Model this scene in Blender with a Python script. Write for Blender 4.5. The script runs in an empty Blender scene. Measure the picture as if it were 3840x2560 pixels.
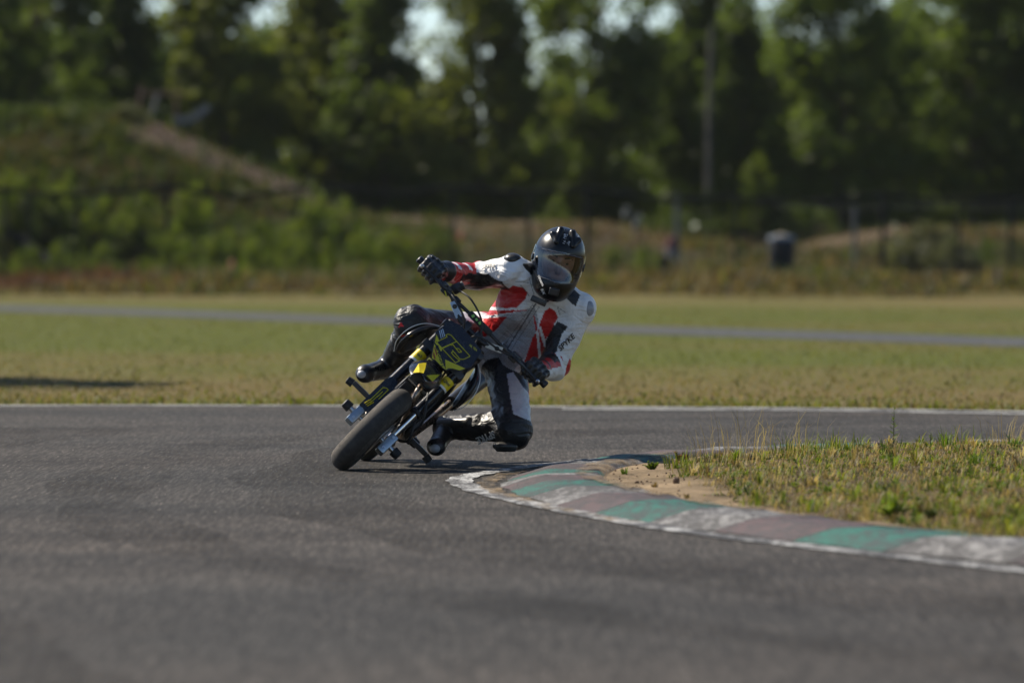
import bpy, bmesh, math, random
import numpy as np
from mathutils import Vector, Matrix, Quaternion

sc = bpy.context.scene
COL = sc.collection
rng = np.random.default_rng(7)
random.seed(7)

# ------------------------------------------------------------------ camera
FPX, CAMZ, HOR = 21333.0, 1.07, 870.0           # focal length in photo pixels, eye height, horizon row
PITCH = math.atan((1280.0 - HOR) / FPX)
cam = bpy.data.cameras.new('camera')
cam_o = bpy.data.objects.new('camera', cam)
COL.objects.link(cam_o)
cam_o.location = (0, 0, CAMZ)
cam_o.rotation_euler = (math.pi / 2 - PITCH, 0, 0)
cam.sensor_width = 36.0
cam.lens = 36.0 * FPX / 3840.0
cam.clip_start = 0.5
cam.clip_end = 3000
cam.dof.use_dof = True
cam.dof.focus_distance = 25.9
cam.dof.aperture_fstop = 2.8
sc.camera = cam_o

# ------------------------------------------------------------------ sky, sun, exposure
SUN_L = Vector((-0.60, 0.40, 0.69)).normalized()        # direction towards the sun
world = bpy.data.worlds.new('World')
sc.world = world
world.use_nodes = True
wn = world.node_tree
sky = wn.nodes.new('ShaderNodeTexSky')
sky.sky_type = 'NISHITA'
sky.sun_disc = False
sky.sun_elevation = math.asin(SUN_L.z)
sky.sun_rotation = math.atan2(SUN_L.x, SUN_L.y) % (2 * math.pi)
sky.altitude = 200
sky.air_density = 0.75
sky.dust_density = 0.25
sky.ozone_density = 2.0
wn.links.new(sky.outputs[0], wn.nodes['Background'].inputs[0])
wn.nodes['Background'].inputs[1].default_value = 0.08
sun = bpy.data.lights.new('sun', 'SUN')
sun.energy = 5.0
sun.angle = math.radians(0.53)
sun.color = (1.0, 0.91, 0.77)
sun_o = bpy.data.objects.new('sun', sun)
COL.objects.link(sun_o)
sun_o.rotation_euler = SUN_L.to_track_quat('Z', 'Y').to_euler()
sun_o.location = (-20, 20, 25)
sc.view_settings.view_transform = 'Standard'
sc.view_settings.look = 'None'
sc.view_settings.exposure = 0.74
sc.view_settings.gamma = 1.0
sc.view_settings.use_curve_mapping = False
sc.render.engine = 'CYCLES'
sc.cycles.use_denoising = True
sc.cycles.max_bounces = 6
sc.cycles.transparent_max_bounces = 12

# ------------------------------------------------------------------ helpers
def W(px, py, Y):
    """point at ground distance Y that the photo shows at (px, py)"""
    f = Vector((0, math.cos(PITCH), -math.sin(PITCH)))
    u = Vector((0, math.sin(PITCH), math.cos(PITCH)))
    d = f * FPX + Vector((1, 0, 0)) * (px - 1920) - u * (py - 1280)
    d *= Y / d.y
    return Vector((0, 0, CAMZ)) + d

def G(px, py, z=0.0):
    """point on the plane of height z that the photo shows at (px, py)"""
    a = W(px, py, 1.0)
    k = (z - CAMZ) / (a.z - CAMZ)
    return Vector((a.x * k, k, z))

def tag(o, label=None, cat=None, group=None, kind=None):
    if label: o['label'] = label
    if cat: o['category'] = cat
    if group: o['group'] = group
    if kind: o['kind'] = kind
    return o

def empty(name, loc=(0, 0, 0), rz=0.0):
    o = bpy.data.objects.new(name, None)
    o.empty_display_size = 0.1
    COL.objects.link(o)
    o.location = loc
    o.rotation_euler = (0, 0, rz)
    return o

def link(name, me, parent=None):
    o = bpy.data.objects.new(name, me)
    COL.objects.link(o)
    if parent is not None:
        o.parent = parent
    return o

def fmesh(name, V, F, mat=None, cols=None, smooth=False):
    """fast mesh from arrays; F is (m,3) or (m,4)"""
    V = np.asarray(V, dtype=np.float32).reshape(-1, 3)
    F = np.asarray(F, dtype=np.int32)
    me = bpy.data.meshes.new(name)
    k = F.shape[1]
    me.vertices.add(len(V)); me.vertices.foreach_set('co', V.ravel())
    me.loops.add(F.size); me.loops.foreach_set('vertex_index', F.ravel())
    me.polygons.add(len(F))
    me.polygons.foreach_set('loop_start', np.arange(0, F.size, k, dtype=np.int32))
    me.polygons.foreach_set('loop_total', np.full(len(F), k, dtype=np.int32))
    me.update(calc_edges=True)
    if smooth:
        me.polygons.foreach_set('use_smooth', np.ones(len(F), dtype=bool))
    if cols is not None:
        a = me.color_attributes.new('Col', 'FLOAT_COLOR', 'POINT')
        c = np.ones((len(V), 4), dtype=np.float32); c[:, :3] = cols
        a.data.foreach_set('color', c.ravel())
    if mat is not None:
        me.materials.append(mat)
    return me

class MB:
    """collects simple solids into one mesh"""
    def __init__(s): s.v = []; s.f = []
    def add(s, vs, fs):
        n = len(s.v); s.v += [tuple(p) for p in vs]; s.f += [tuple(i + n for i in f) for f in fs]; return s
    def box(s, c, size, rot=None, bev=0.0):
        x, y, z = (q / 2 for q in size)
        b = min(bev, x * .9, y * .9, z * .9)
        if b <= 0:
            vs = [(i * x, j * y, k * z) for i in (-1, 1) for j in (-1, 1) for k in (-1, 1)]
            fs = [(0, 1, 3, 2), (4, 6, 7, 5), (0, 4, 5, 1), (2, 3, 7, 6), (0, 2, 6, 4), (1, 5, 7, 3)]
        else:
            bm = bmesh.new(); bmesh.ops.create_cube(bm, size=1)
            for w in bm.verts: w.co = Vector((w.co.x * 2 * x, w.co.y * 2 * y, w.co.z * 2 * z))
            bmesh.ops.bevel(bm, geom=list(bm.edges), offset=b, segments=2, profile=.6, affect='EDGES')
            bm.verts.index_update()
            vs = [tuple(w.co) for w in bm.verts]; fs = [tuple(w.index for w in f.verts) for f in bm.faces]
            bm.free()
        R = rot if rot is not None else Matrix.Identity(3)
        c = Vector(c)
        return s.add([R @ Vector(p) + c for p in vs], fs)
    def tube(s, pts, r, n=10, caps=True, flat=1.0):
        pts = [Vector(p) for p in pts]
        rs = [r] * len(pts) if not hasattr(r, '__len__') else list(r)
        vs = []; fs = []
        t0 = (pts[1] - pts[0]).normalized()
        a = Vector((0, 0, 1)) if abs(t0.z) < .9 else Vector((1, 0, 0))
        nrm = (a - t0 * a.dot(t0)).normalized()
        for i, p in enumerate(pts):
            t = ((pts[i + 1] - p) if i == 0 else (p - pts[i - 1]) if i == len(pts) - 1 else (pts[i + 1] - pts[i - 1])).normalized()
            nrm = (nrm - t * nrm.dot(t)).normalized(); b = t.cross(nrm)
            for k in range(n):
                an = 2 * math.pi * k / n
                vs.append(p + nrm * (math.cos(an) * rs[i] * flat) + b * (math.sin(an) * rs[i]))
        m = len(pts)
        for i in range(m - 1):
            for k in range(n):
                k2 = (k + 1) % n
                fs.append((i * n + k, i * n + k2, (i + 1) * n + k2, (i + 1) * n + k))
        if caps:
            fs.append(tuple(range(n - 1, -1, -1))); fs.append(tuple((m - 1) * n + k for k in range(n)))
        return s.add(vs, fs)
    def lathe(s, prof, origin, axis, n=32, closed=False):
        """prof: (along, radius) pairs turned around axis"""
        axis = Vector(axis).normalized(); o = Vector(origin)
        a = Vector((0, 0, 1)) if abs(axis.z) < .9 else Vector((1, 0, 0))
        u = (a - axis * a.dot(axis)).normalized(); w = axis.cross(u)
        vs = []; fs = []; m = len(prof)
        for k in range(n):
            an = 2 * math.pi * k / n; d = u * math.cos(an) + w * math.sin(an)
            for (h, r) in prof: vs.append(o + axis * h + d * r)
        for k in range(n):
            k2 = (k + 1) % n
            for i in range(m if closed else m - 1):
                i2 = (i + 1) % m
                fs.append((k * m + i, k2 * m + i, k2 * m + i2, k * m + i2))
        return s.add(vs, fs)
    def prism(s, poly, thick):
        """poly: 3-D outline (flat); extruded by the vector thick"""
        p = [Vector(q) for q in poly]; t = Vector(thick); n = len(p)
        vs = p + [q + t for q in p]
        fs = [tuple(range(n - 1, -1, -1)), tuple(range(n, 2 * n))]
        fs += [(i, (i + 1) % n, n + (i + 1) % n, n + i) for i in range(n)]
        return s.add(vs, fs)
    def grid(s, rows):
        n = len(rows[0]); vs = [p for r in rows for p in r]
        fs = [(i * n + j, i * n + j + 1, (i + 1) * n + j + 1, (i + 1) * n + j) for i in range(len(rows) - 1) for j in range(n - 1)]
        return s.add(vs, fs)
    def mesh(s, name, mat, smooth=False, fix=True, angle=40):
        me = bpy.data.meshes.new(name); me.from_pydata(s.v, [], s.f)
        if fix:
            bm = bmesh.new(); bm.from_mesh(me); bmesh.ops.recalc_face_normals(bm, faces=list(bm.faces)); bm.to_mesh(me); bm.free()
        if smooth:
            me.polygons.foreach_set('use_smooth', np.ones(len(me.polygons), dtype=bool))
            try: me.set_sharp_from_angle(angle=math.radians(angle))
            except Exception: pass
        me.materials.append(mat); me.update()
        return me
    def build(s, name, mat, parent=None, smooth=False, **k):
        return link(name, s.mesh(name, mat, smooth, **k), parent)

def solidify(o, t, off=-1):
    m = o.modifiers.new('thickness', 'SOLIDIFY'); m.thickness = t; m.offset = off
    return o
def subdiv(o, n=2):
    m = o.modifiers.new('smooth', 'SUBSURF'); m.levels = n; m.render_levels = n
    return o

# ------------------------------------------------------------------ materials
def new_mat(name):
    m = bpy.data.materials.new(name); m.use_nodes = True
    return m, m.node_tree.nodes, m.node_tree.links, m.node_tree.nodes['Principled BSDF']

def noise(nodes, links, scale, detail=4, rough=.55, vec=None, dist=0.0):
    n = nodes.new('ShaderNodeTexNoise'); n.inputs['Scale'].default_value = scale
    n.inputs['Detail'].default_value = detail; n.inputs['Roughness'].default_value = rough
    n.inputs['Distortion'].default_value = dist
    if vec is not None: links.new(vec, n.inputs['Vector'])
    return n
def coords(nodes, links, scale=(1, 1, 1), kind='Object'):
    t = nodes.new('ShaderNodeTexCoord'); mp = nodes.new('ShaderNodeMapping'); mp.inputs['Scale'].default_value = scale
    links.new(t.outputs[kind], mp.inputs['Vector'])
    return mp.outputs[0]
def ramp(nodes, links, fac, stops):
    r = nodes.new('ShaderNodeValToRGB'); e = r.color_ramp.elements
    while len(e) < len(stops): e.new(.5)
    for i, (p, c) in enumerate(stops):
        e[i].position = p; e[i].color = (*c, 1) if len(c) == 3 else c
    links.new(fac, r.inputs[0])
    return r.outputs[0]
def mixc(nodes, links, fac, a, b, mode='MIX'):
    m = nodes.new('ShaderNodeMix'); m.data_type = 'RGBA'; m.blend_type = mode
    for sock, val in ((m.inputs[0], fac), (m.inputs[6], a), (m.inputs[7], b)):
        if hasattr(val, 'is_linked'): links.new(val, sock)
        elif hasattr(val, '__len__'): sock.default_value = (*val[:3], 1)
        else: sock.default_value = val
    return m.outputs[2]
def bump(nodes, links, h, strength, dist, bsdf):
    b = nodes.new('ShaderNodeBump'); b.inputs['Strength'].default_value = strength; b.inputs['Distance'].default_value = dist
    links.new(h, b.inputs['Height']); links.new(b.outputs[0], bsdf.inputs['Normal'])
    return b

def mat(name, col, rough=.5, metal=0.0, var=.15, scale=25, bmp=0.0, bscale=150, bdist=.002, rvar=.12, coat=0.0, spec=.5):
    m, n, l, b = new_mat(name)
    v = coords(n, l)
    ns = noise(n, l, scale, 5, .6, v)
    lo = tuple(max(0, c * (1 - var)) for c in col); hi = tuple(min(1, c * (1 + var)) for c in col)
    l.new(ramp(n, l, ns.outputs[0], [(.3, lo), (.7, hi)]), b.inputs['Base Color'])
    rr = ramp(n, l, ns.outputs[0], [(.3, (rough - rvar,) * 3), (.7, (rough + rvar,) * 3)])
    l.new(rr, b.inputs['Roughness'])
    b.inputs['Metallic'].default_value = metal
    b.inputs['Specular IOR Level'].default_value = spec
    if coat: b.inputs['Coat Weight'].default_value = coat; b.inputs['Coat Roughness'].default_value = .08
    if bmp:
        n2 = noise(n, l, bscale, 3, .6, v); bump(n, l, n2.outputs[0], bmp, bdist, b)
    return m

def foliage_mat(name, trans=.35, rough=.6, gain=1.0):
    m, n, l, b = new_mat(name)
    a = n.new('ShaderNodeVertexColor'); a.layer_name = 'Col'
    b.inputs['Roughness'].default_value = rough
    b.inputs['Specular IOR Level'].default_value = .25
    l.new(a.outputs[0], b.inputs['Base Color'])
    t = n.new('ShaderNodeBsdfTranslucent')
    l.new(mixc(n, l, 1.0, a.outputs[0], (1.0 * gain, 1.0 * gain, .55 * gain), 'MULTIPLY'), t.inputs[0])
    mx = n.new('ShaderNodeMixShader'); mx.inputs[0].default_value = trans
    l.new(b.outputs[0], mx.inputs[1]); l.new(t.outputs[0], mx.inputs[2])
    l.new(mx.outputs[0], n['Material Output'].inputs[0])
    return m

M = {}
# ---- asphalt: fine aggregate, drifts of rubber and dust
def asphalt(name, base, warm):
    m, n, l, b = new_mat(name)
    v = coords(n, l)
    vg = coords(n, l, (1, .045, 1))
    big = noise(n, l, .35, 5, .6, v, .4)
    vs = coords(n, l, (.25, 1, 1))
    streak = noise(n, l, .9, 4, .6, vs, .3)
    c0 = mixc(n, l, ramp(n, l, big.outputs[0], [(.35, (0, 0, 0)), (.68, (1, 1, 1))]), base, warm)
    st = ramp(n, l, streak.outputs[0], [(.3, (.62,) * 3), (.62, (1.12,) * 3)])
    c1 = mixc(n, l, 1.0, c0, st, 'MULTIPLY')
    gr = noise(n, l, 75, 3, .75, vg)
    g1 = ramp(n, l, gr.outputs[0], [(.27, (.30,) * 3), (.5, (.95,) * 3), (.73, (2.2,) * 3)])
    c2 = mixc(n, l, 1.0, c1, g1, 'MULTIPLY')
    sp = noise(n, l, 120, 1, .5, coords(n, l, (1, .06, 1)))
    spk = ramp(n, l, sp.outputs[0], [(.70, (0, 0, 0)), (.78, (1, 1, 1))])
    c3 = mixc(n, l, spk, c2, (.17, .15, .13))
    l.new(c3, b.inputs['Base Color'])
    b.inputs['Roughness'].default_value = .85
    b.inputs['Specular IOR Level'].default_value = .14
    bump(n, l, gr.outputs[0], .35, .004, b)
    return m
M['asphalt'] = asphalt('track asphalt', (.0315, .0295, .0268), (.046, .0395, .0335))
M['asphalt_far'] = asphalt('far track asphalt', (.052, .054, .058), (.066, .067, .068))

def worn_paint(name, paint, under=(.085, .08, .078), wear=.5, scale=14, sx=(1, .35, 1)):
    m, n, l, b = new_mat(name)
    v = coords(n, l, sx)
    n1 = noise(n, l, scale, 6, .72, v, .3)
    n2 = noise(n, l, scale * 6, 3, .7, v)
    n3 = noise(n, l, 2.2, 3, .6, coords(n, l))
    add = n.new('ShaderNodeMath'); add.operation = 'ADD'
    hlf = n.new('ShaderNodeMath'); hlf.operation = 'MULTIPLY'; hlf.inputs[1].default_value = .5
    l.new(n2.outputs[0], hlf.inputs[0]); l.new(n1.outputs[0], add.inputs[0]); l.new(hlf.outputs[0], add.inputs[1])
    ad2 = n.new('ShaderNodeMath'); ad2.operation = 'MULTIPLY_ADD'; ad2.inputs[1].default_value = .5
    l.new(n3.outputs[0], ad2.inputs[0]); l.new(add.outputs[0], ad2.inputs[2])
    hs = n.new('ShaderNodeMath'); hs.operation = 'MULTIPLY'; hs.inputs[1].default_value = .5
    l.new(ad2.outputs[0], hs.inputs[0])
    c = .5 + (wear - .5) * .35
    msk = ramp(n, l, hs.outputs[0], [(c - .05, (0, 0, 0)), (c + .05, (1, 1, 1))])
    un = mixc(n, l, n2.outputs[0], tuple(x * .55 for x in under), tuple(min(1, x * 1.7) for x in under))
    pt = mixc(n, l, n1.outputs[0], tuple(x * .75 for x in paint), tuple(min(1, x * 1.2) for x in paint))
    l.new(mixc(n, l, msk, un, pt), b.inputs['Base Color'])
    b.inputs['Roughness'].default_value = .7
    b.inputs['Specular IOR Level'].default_value = .3
    bump(n, l, n2.outputs[0], .9, .006, b)
    return m
M['line'] = worn_paint('worn white line', (.42, .42, .41), (.05,.048,.047), wear=.57)
M['line_far'] = worn_paint('far white line', (.30, .30, .285), wear=.42, scale=4)
M['kerb_base'] = mat('kerb concrete', (.26, .24, .22), .85, var=.3, scale=12, bmp=.4)
M['kerb_green'] = worn_paint('worn green kerb paint', (.010, .105, .078), (.028, .040, .038), wear=.50, scale=20)
M['kerb_white'] = worn_paint('worn white kerb paint', (.22, .215, .21), (.050, .047, .045), wear=.58, scale=20)
M['kerb_red'] = worn_paint('worn red kerb paint', (.080, .050, .050), (.040, .033, .033), wear=.54, scale=20)

def field_mat():
    m, n, l, b = new_mat('mown dry grass')
    v = coords(n, l, (1, 1, 1))
    n1 = noise(n, l, .16, 5, .6, coords(n, l, (.5, 1, 1)), .5)
    n2 = noise(n, l, 1.4, 5, .65, coords(n, l, (.6, 1, 1)))
    n3 = noise(n, l, 40, 3, .7, v)
    c = ramp(n, l, n1.outputs[0], [(.32, (.115, .125, .030)), (.5, (.165, .135, .048)), (.66, (.215, .160, .075))])
    c2 = ramp(n, l, n2.outputs[0], [(.32, (.62, .85, .55)), (.62, (1.15, 1.05, 1.0))])
    c3 = ramp(n, l, n3.outputs[0], [(.3, (.6,) * 3), (.7, (1.3,) * 3)])
    cc = mixc(n, l, 1.0, mixc(n, l, 1.0, c, c2, 'MULTIPLY'), c3, 'MULTIPLY')
    l.new(cc, b.inputs['Base Color']); b.inputs['Roughness'].default_value = .95
    b.inputs['Specular IOR Level'].default_value = .1
    bump(n, l, n2.outputs[0], .6, .08, b)
    return m
M['field'] = field_mat()
def vc_ground(name, scale=30, bstr=.5, bd=.02, lo=.6, hi=1.35):
    m, n, l, b = new_mat(name)
    a = n.new('ShaderNodeVertexColor'); a.layer_name = 'Col'
    v = coords(n, l)
    n3 = noise(n, l, scale, 5, .7, v)
    c3 = ramp(n, l, n3.outputs[0], [(.28, (lo,) * 3), (.72, (hi,) * 3)])
    l.new(mixc(n, l, 1.0, a.outputs[0], c3, 'MULTIPLY'), b.inputs['Base Color'])
    b.inputs['Roughness'].default_value = .95; b.inputs['Specular IOR Level'].default_value = .1
    bump(n, l, n3.outputs[0], bstr, bd, b)
    return m
M['soil'] = vc_ground('infield soil', 45, .6, .015)
M['mound'] = vc_ground('mound earth', 3.0, .25, .1, .82, 1.18)
M['blade'] = foliage_mat('grass blades', .42, gain=1.5)
M['leaf'] = foliage_mat('tree leaves', .52, gain=2.0)
M['bark'] = mat('bark', (.085, .065, .05), .9, var=.4, scale=6, bmp=.6, bscale=12, bdist=.03)
M['pole_wood'] = mat('weathered pole', (.075, .066, .056), .9, var=.25, scale=5)

def stain(name, colr, lo, hi, scale, sx, mx):
    m, n, l, b = new_mat(name)
    ns = noise(n, l, scale, 5, .65, coords(n, l, sx), .3)
    b.inputs['Base Color'].default_value = (*colr, 1); b.inputs['Roughness'].default_value = .9; b.inputs['Specular IOR Level'].default_value = .1
    l.new(ramp(n, l, ns.outputs[0], [(lo, (0, 0, 0)), (hi, (mx,) * 3)]), b.inputs['Alpha'])
    return m
M['rubber_mark'] = stain('rubber laid on the road', (.010, .010, .010), .34, .74, 1.6, (1, .3, 1), .26)
M['kerb_scuff'] = stain('black tyre scuffs on the kerb', (.010, .010, .010), .46, .62, 7, (1, .12, 1), .7)
M['dust'] = stain('sand dragged on the road', (.24, .18, .115), .42, .66, 9, (1, .4, 1), .8)

def fbm2(x, y, seed=0, oct=4, scale=1.0):
    """cheap smooth 2-D noise, about -1..1"""
    r = np.random.default_rng(seed); out = np.zeros_like(x, dtype=float); amp = 1.0; fr = scale; tot = 0
    for o in range(oct):
        for k in range(3):
            a = r.uniform(0, 2 * math.pi); ph = r.uniform(0, 6.28)
            out += amp * np.sin((x * math.cos(a) + y * math.sin(a)) * fr * r.uniform(.7, 1.3) + ph + 1.3 * np.sin((x * math.sin(a) - y * math.cos(a)) * fr * .6 + ph * 2)) / 3
        tot += amp; amp *= .55; fr *= 2.05
    return out / tot * 1.4

def sstep(a, b, x):
    t = np.clip((np.asarray(x, float) - a) / (b - a), 0, 1); return t * t * (3 - 2 * t)
# ------------------------------------------------------------------ ground, track, kerb
def mound_crest(X):
    xs = [-40, -12.6, -8.8, -6.7, -5.2, -4.0, -2.1, 2.5, 4.5, 6.4, 8.1, 9.7, 12.6, 40]
    zs = [3.7, 3.85, 3.8, 2.85, 2.2, 1.5, 1.35, 1.15, .75, .6, .95, 1.2, 1.1, 1.1]
    return np.interp(X, xs, zs)
def terrain(X, Y):
    X = np.asarray(X, float); Y = np.asarray(Y, float)
    zc = mound_crest(X)
    up = sstep(127.5, 139.5, Y + fbm2(X, Y, 3, 3, .35) * 1.2)
    back = sstep(141, 154, Y)
    z = up * (zc * (1 - back) + 1.15 * back)
    return z + up * (1 - .5 * back) * fbm2(X, Y, 5, 4, .7) * .16

# far ground: one sheet to the horizon
gx = np.concatenate([np.linspace(-900, -60, 10), np.linspace(-50, -18, 10), np.linspace(-17, 17, 92), np.linspace(18, 50, 10), np.linspace(60, 900, 10)])
gy = np.concatenate([np.linspace(-60, 30, 12), np.linspace(33, 120, 60), np.linspace(121, 170, 120), np.linspace(180, 1800, 16)])
XX, YY = np.meshgrid(gx, gy)
ZZ = terrain(XX, YY)
V = np.stack([XX, YY, ZZ], -1).reshape(-1, 3)
nx, ny = len(gx), len(gy)
ii = (np.arange(ny - 1)[:, None] * nx + np.arange(nx - 1)[None, :]).ravel()
F = np.stack([ii, ii + 1, ii + nx + 1, ii + nx], 1)
Xv, Yv = V[:, 0], V[:, 1]
n1 = fbm2(Xv, Yv * .6, 11, 4, .16); n2 = fbm2(Xv, Yv, 12, 4, .8)
dry = np.array((.200, .135, .055)); grn = np.array((.108, .122, .016)); brn = np.array((.135, .095, .055)); earth = np.array((.20, .145, .095))
k = np.clip(.60 + n1 * .85 + n2 * .30 + .25 * sstep(52, 62, Yv), 0, 1)[:, None]
cg = dry * (1 - k) + grn * k
# dusty dry strip just past the far track edge, greener towards the back track
nearband = (sstep(45, 40, Yv) * sstep(35.5, 37.5, Yv) * .40)[:, None]
cg = cg * (1 - nearband) + (dry * .92) * nearband
verge = (sstep(84, 92, Yv + n2 * 4) * .7)[:, None]
cg = cg * (1 - verge) + np.array((.165, .14, .045)) * verge
veg = sstep(96, 112, Yv + n2 * 5)[:, None]
cg = cg * (1 - veg) + (np.array((.10, .10, .032)) * (1 - .35 * k) + .02 * k) * veg
mnd = sstep(126, 131, Yv)[:, None] * (Yv < 160)[:, None]
e = np.clip(.5 + fbm2(Xv, Yv, 15, 4, .9) * .9, 0, 1)[:, None]
ridge = np.clip(sstep(.62, .95, V[:, 2] / np.maximum(mound_crest(Xv), .1)), 0, 1)[:, None]
cm = (np.array((.05, .068, .012)) * (1 - e) + np.array((.10, .075, .035)) * e) * (1 - ridge) + (np.array((.30, .20, .14)) * e + np.array((.23, .165, .10)) * (1 - e)) * ridge
cg = (cg * (1 - mnd) + cm * .55 * mnd) * .62
ground = link('ground', fmesh('ground', V, F, M['mound'], cg, True))
tag(ground, kind='structure')

def far_edge(X):
    return np.interp(X, [-60, -20, -3.15, -2.17, -.03, 1.75, 3.04, 8, 20, 60], [33.5, 34.6, 35.0, 35.08, 34.85, 34.5, 33.85, 31.2, 26, 10])
# track sheet
tx = np.concatenate([np.linspace(-60, -6, 10), np.linspace(-5, 5, 41), np.linspace(6, 60, 10)])
ty = np.linspace(0, 1, 30)
P = []
for t in ty:
    for x in tx:
        ye = float(far_edge(x)); y0 = min(-30.0, ye - 5)
        P.append((x, y0 + (ye - y0) * t, .004))
nx = len(tx); ii = (np.arange(len(ty) - 1)[:, None] * nx + np.arange(nx - 1)[None, :]).ravel()
track = link('race_track', fmesh('race_track', P, np.stack([ii, ii + 1, ii + nx + 1, ii + nx], 1), M['asphalt']))
tag(track, kind='structure')
# far edge line (two worn strips on the right)
def strip(name, xs, f0, f1, z, m, parent):
    P = [(x, f(x), z) for x in xs for f in (f0, f1)]
    F = [(2 * i, 2 * i + 2, 2 * i + 3, 2 * i + 1) for i in range(len(xs) - 1)]
    return link(name, fmesh(name, P, F, m), parent)
xs = np.linspace(-14, 9, 60)
strip('edge_line', xs, lambda x: far_edge(x) - .22, lambda x: far_edge(x) - .02, .008, M['line_far'], track)
xs = np.linspace(.3, 9, 40)
strip('edge_line', xs, lambda x: far_edge(x) - .75 + .1 * math.sin(x), lambda x: far_edge(x) - .52 + .1 * math.sin(x), .008, M['line_far'], track)

# returning leg of the circuit far behind
def back_c(X):   # centre line of the far leg
    return np.interp(X, [-30, -7.3, -5.2, -2.0, 1.5, 3.6, 4.9, 9, 20], [84, 80, 76.5, 69.5, 62, 58, 55.3, 48, 38])
xs = np.linspace(-30, 16, 90)
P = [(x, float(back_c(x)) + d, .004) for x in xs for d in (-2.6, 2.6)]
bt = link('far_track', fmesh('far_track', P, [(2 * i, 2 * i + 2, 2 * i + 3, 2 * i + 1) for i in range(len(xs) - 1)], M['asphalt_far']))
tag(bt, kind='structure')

# ---- kerb path (outer edge on the asphalt), near right -> round the apex -> far right
def catmull(pts, n=12):
    P = [np.array(p, float) for p in pts]; P = [2 * P[0] - P[1]] + P + [2 * P[-1] - P[-2]]
    out = []
    for i in range(1, len(P) - 2):
        for t in np.linspace(0, 1, n, endpoint=False):
            a, b, c, d = P[i - 1:i + 3]
            out.append(.5 * (2 * b + (c - a) * t + (2 * a - 5 * b + 4 * c - d) * t * t + (3 * b - a - 3 * c + d) * t ** 3))
    out.append(P[-2]); return np.array(out)
KP = [(3.6, 15.6), (2.6, 16.8), (1.6, 18.33), (1.25, 18.97), (.965, 19.6), (.712, 20.27), (.50, 20.87), (.312, 21.5), (.177, 22.15), (.061, 22.85), (-.015, 23.45),
      (-.042, 23.9), (-.03, 24.35), (.015, 24.8), (.10, 25.3), (.23, 25.8), (.43, 26.35), (.75, 26.9), (1.15, 27.35), (1.7, 27.75), (2.5, 28.1), (3.6, 28.4), (6, 28.8)]
kp = catmull(KP)
ks = np.concatenate([[0], np.cumsum(np.hypot(*np.diff(kp, axis=0).T))])
def kat(s):
    p = np.array([np.interp(s, ks, kp[:, 0]), np.interp(s, ks, kp[:, 1])])
    q = np.array([np.interp(s + .04, ks, kp[:, 0]) - np.interp(s - .04, ks, kp[:, 0]), np.interp(s + .04, ks, kp[:, 1]) - np.interp(s - .04, ks, kp[:, 1])])
    q /= np.hypot(*q); return p, np.array([q[1], -q[0]])          # point, inward normal
PROF = [(0, .006), (.06, .023), (.15, .048), (.19, .053), (.30, .054), (.40, .051), (.44, .028)]
def kerb_strip(name, s0, s1, m, parent, dz=0.0, n=9, seed=0):
    rows = []
    for s in np.linspace(s0, s1, n):
        p, nn = kat(s)
        wob = .010 * math.sin(s * 7.3) + .006 * math.sin(s * 17 + 1)
        rows.append([(p[0] + nn[0] * (o + wob * (o < .3)), p[1] + nn[1] * (o + wob * (o < .3)), z + dz + (.004 * math.sin(s * 11 + o * 9) if .1 < o < .43 else 0)) for o, z in PROF])
    mb = MB().grid(rows)
    return mb.build(name, m, parent, smooth=True, fix=False)
kerb = kerb_strip('kerb', .1, ks[-1] - .1, M['kerb_base'], None, -.006, 260)
tag(kerb, kind='structure')
def near_s(x, y):
    return ks[np.argmin(np.hypot(kp[:, 0] - x, kp[:, 1] - y))]
bs = [near_s(*p) for p in ((2.6, 16.8), (2.05, 17.6), (1.6, 18.33), (1.25, 18.97), (.965, 19.6), (.712, 20.27), (.50, 20.87), (.312, 21.5), (.177, 22.15), (.061, 22.85), (-.012, 23.42))]
while bs[-1] < ks[-1] - .9:
    bs.append(bs[-1] + (.34 if len(bs) < 14 else .62))
cols3 = ['red', 'green', 'white']                     # going away from the camera: white, green, red ...
seq = {0: 'green', 1: 'red', 2: 'white', 3: 'green', 4: 'red', 5: 'white', 6: 'green', 7: 'red', 8: 'white', 9: 'green', 10: 'red'}
cyc = ['white', 'green', 'red']
for i in range(len(bs) - 1):
    c = seq.get(i, cyc[(i - 11) % 3])
    kerb_strip('kerb_block', bs[i] + .004, bs[i + 1] - .004, M['kerb_' + c], kerb, 0.0, 8)
full = list(PROF)
PROF = [(.31, .057), (.40, .055), (.438, .033)]
kerb_strip('sand_dust', near_s(1.25, 18.97), near_s(.43, 26.35), M['dust'], kerb, .003, 60)
PROF = full
# white line round the kerb
LP = [(3.35, 15.35), (2.4, 16.5), (1.62, 17.86), (1.02, 19.22), (.70, 19.98), (.375, 21.05), (.15, 21.95), (-.02, 22.75), (-.13, 23.35), (-.20, 23.95), (-.225, 24.4), (-.19, 24.8), (-.10, 25.2), (.06, 25.75), (.30, 26.4), (.62, 26.95), (1.1, 27.5), (1.7, 27.95), (2.5, 28.3), (4, 28.7)]
lp = catmull(LP, 8)
tg = np.gradient(lp, axis=0); tg /= np.hypot(*tg.T)[:, None]; nn = np.stack([tg[:, 1], -tg[:, 0]], 1)
wv = .055 + .006 * np.sin(np.arange(len(lp)) * .9)
P = []
for p, n_, w_ in zip(lp, nn, wv):
    P += [(p[0] - n_[0] * w_, p[1] - n_[1] * w_, .0085), (p[0] + n_[0] * w_, p[1] + n_[1] * w_, .0085)]
link('edge_line', fmesh('edge_line', P, [(2 * i, 2 * i + 2, 2 * i + 3, 2 * i + 1) for i in range(len(lp) - 1)], M['line']), track)

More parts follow.
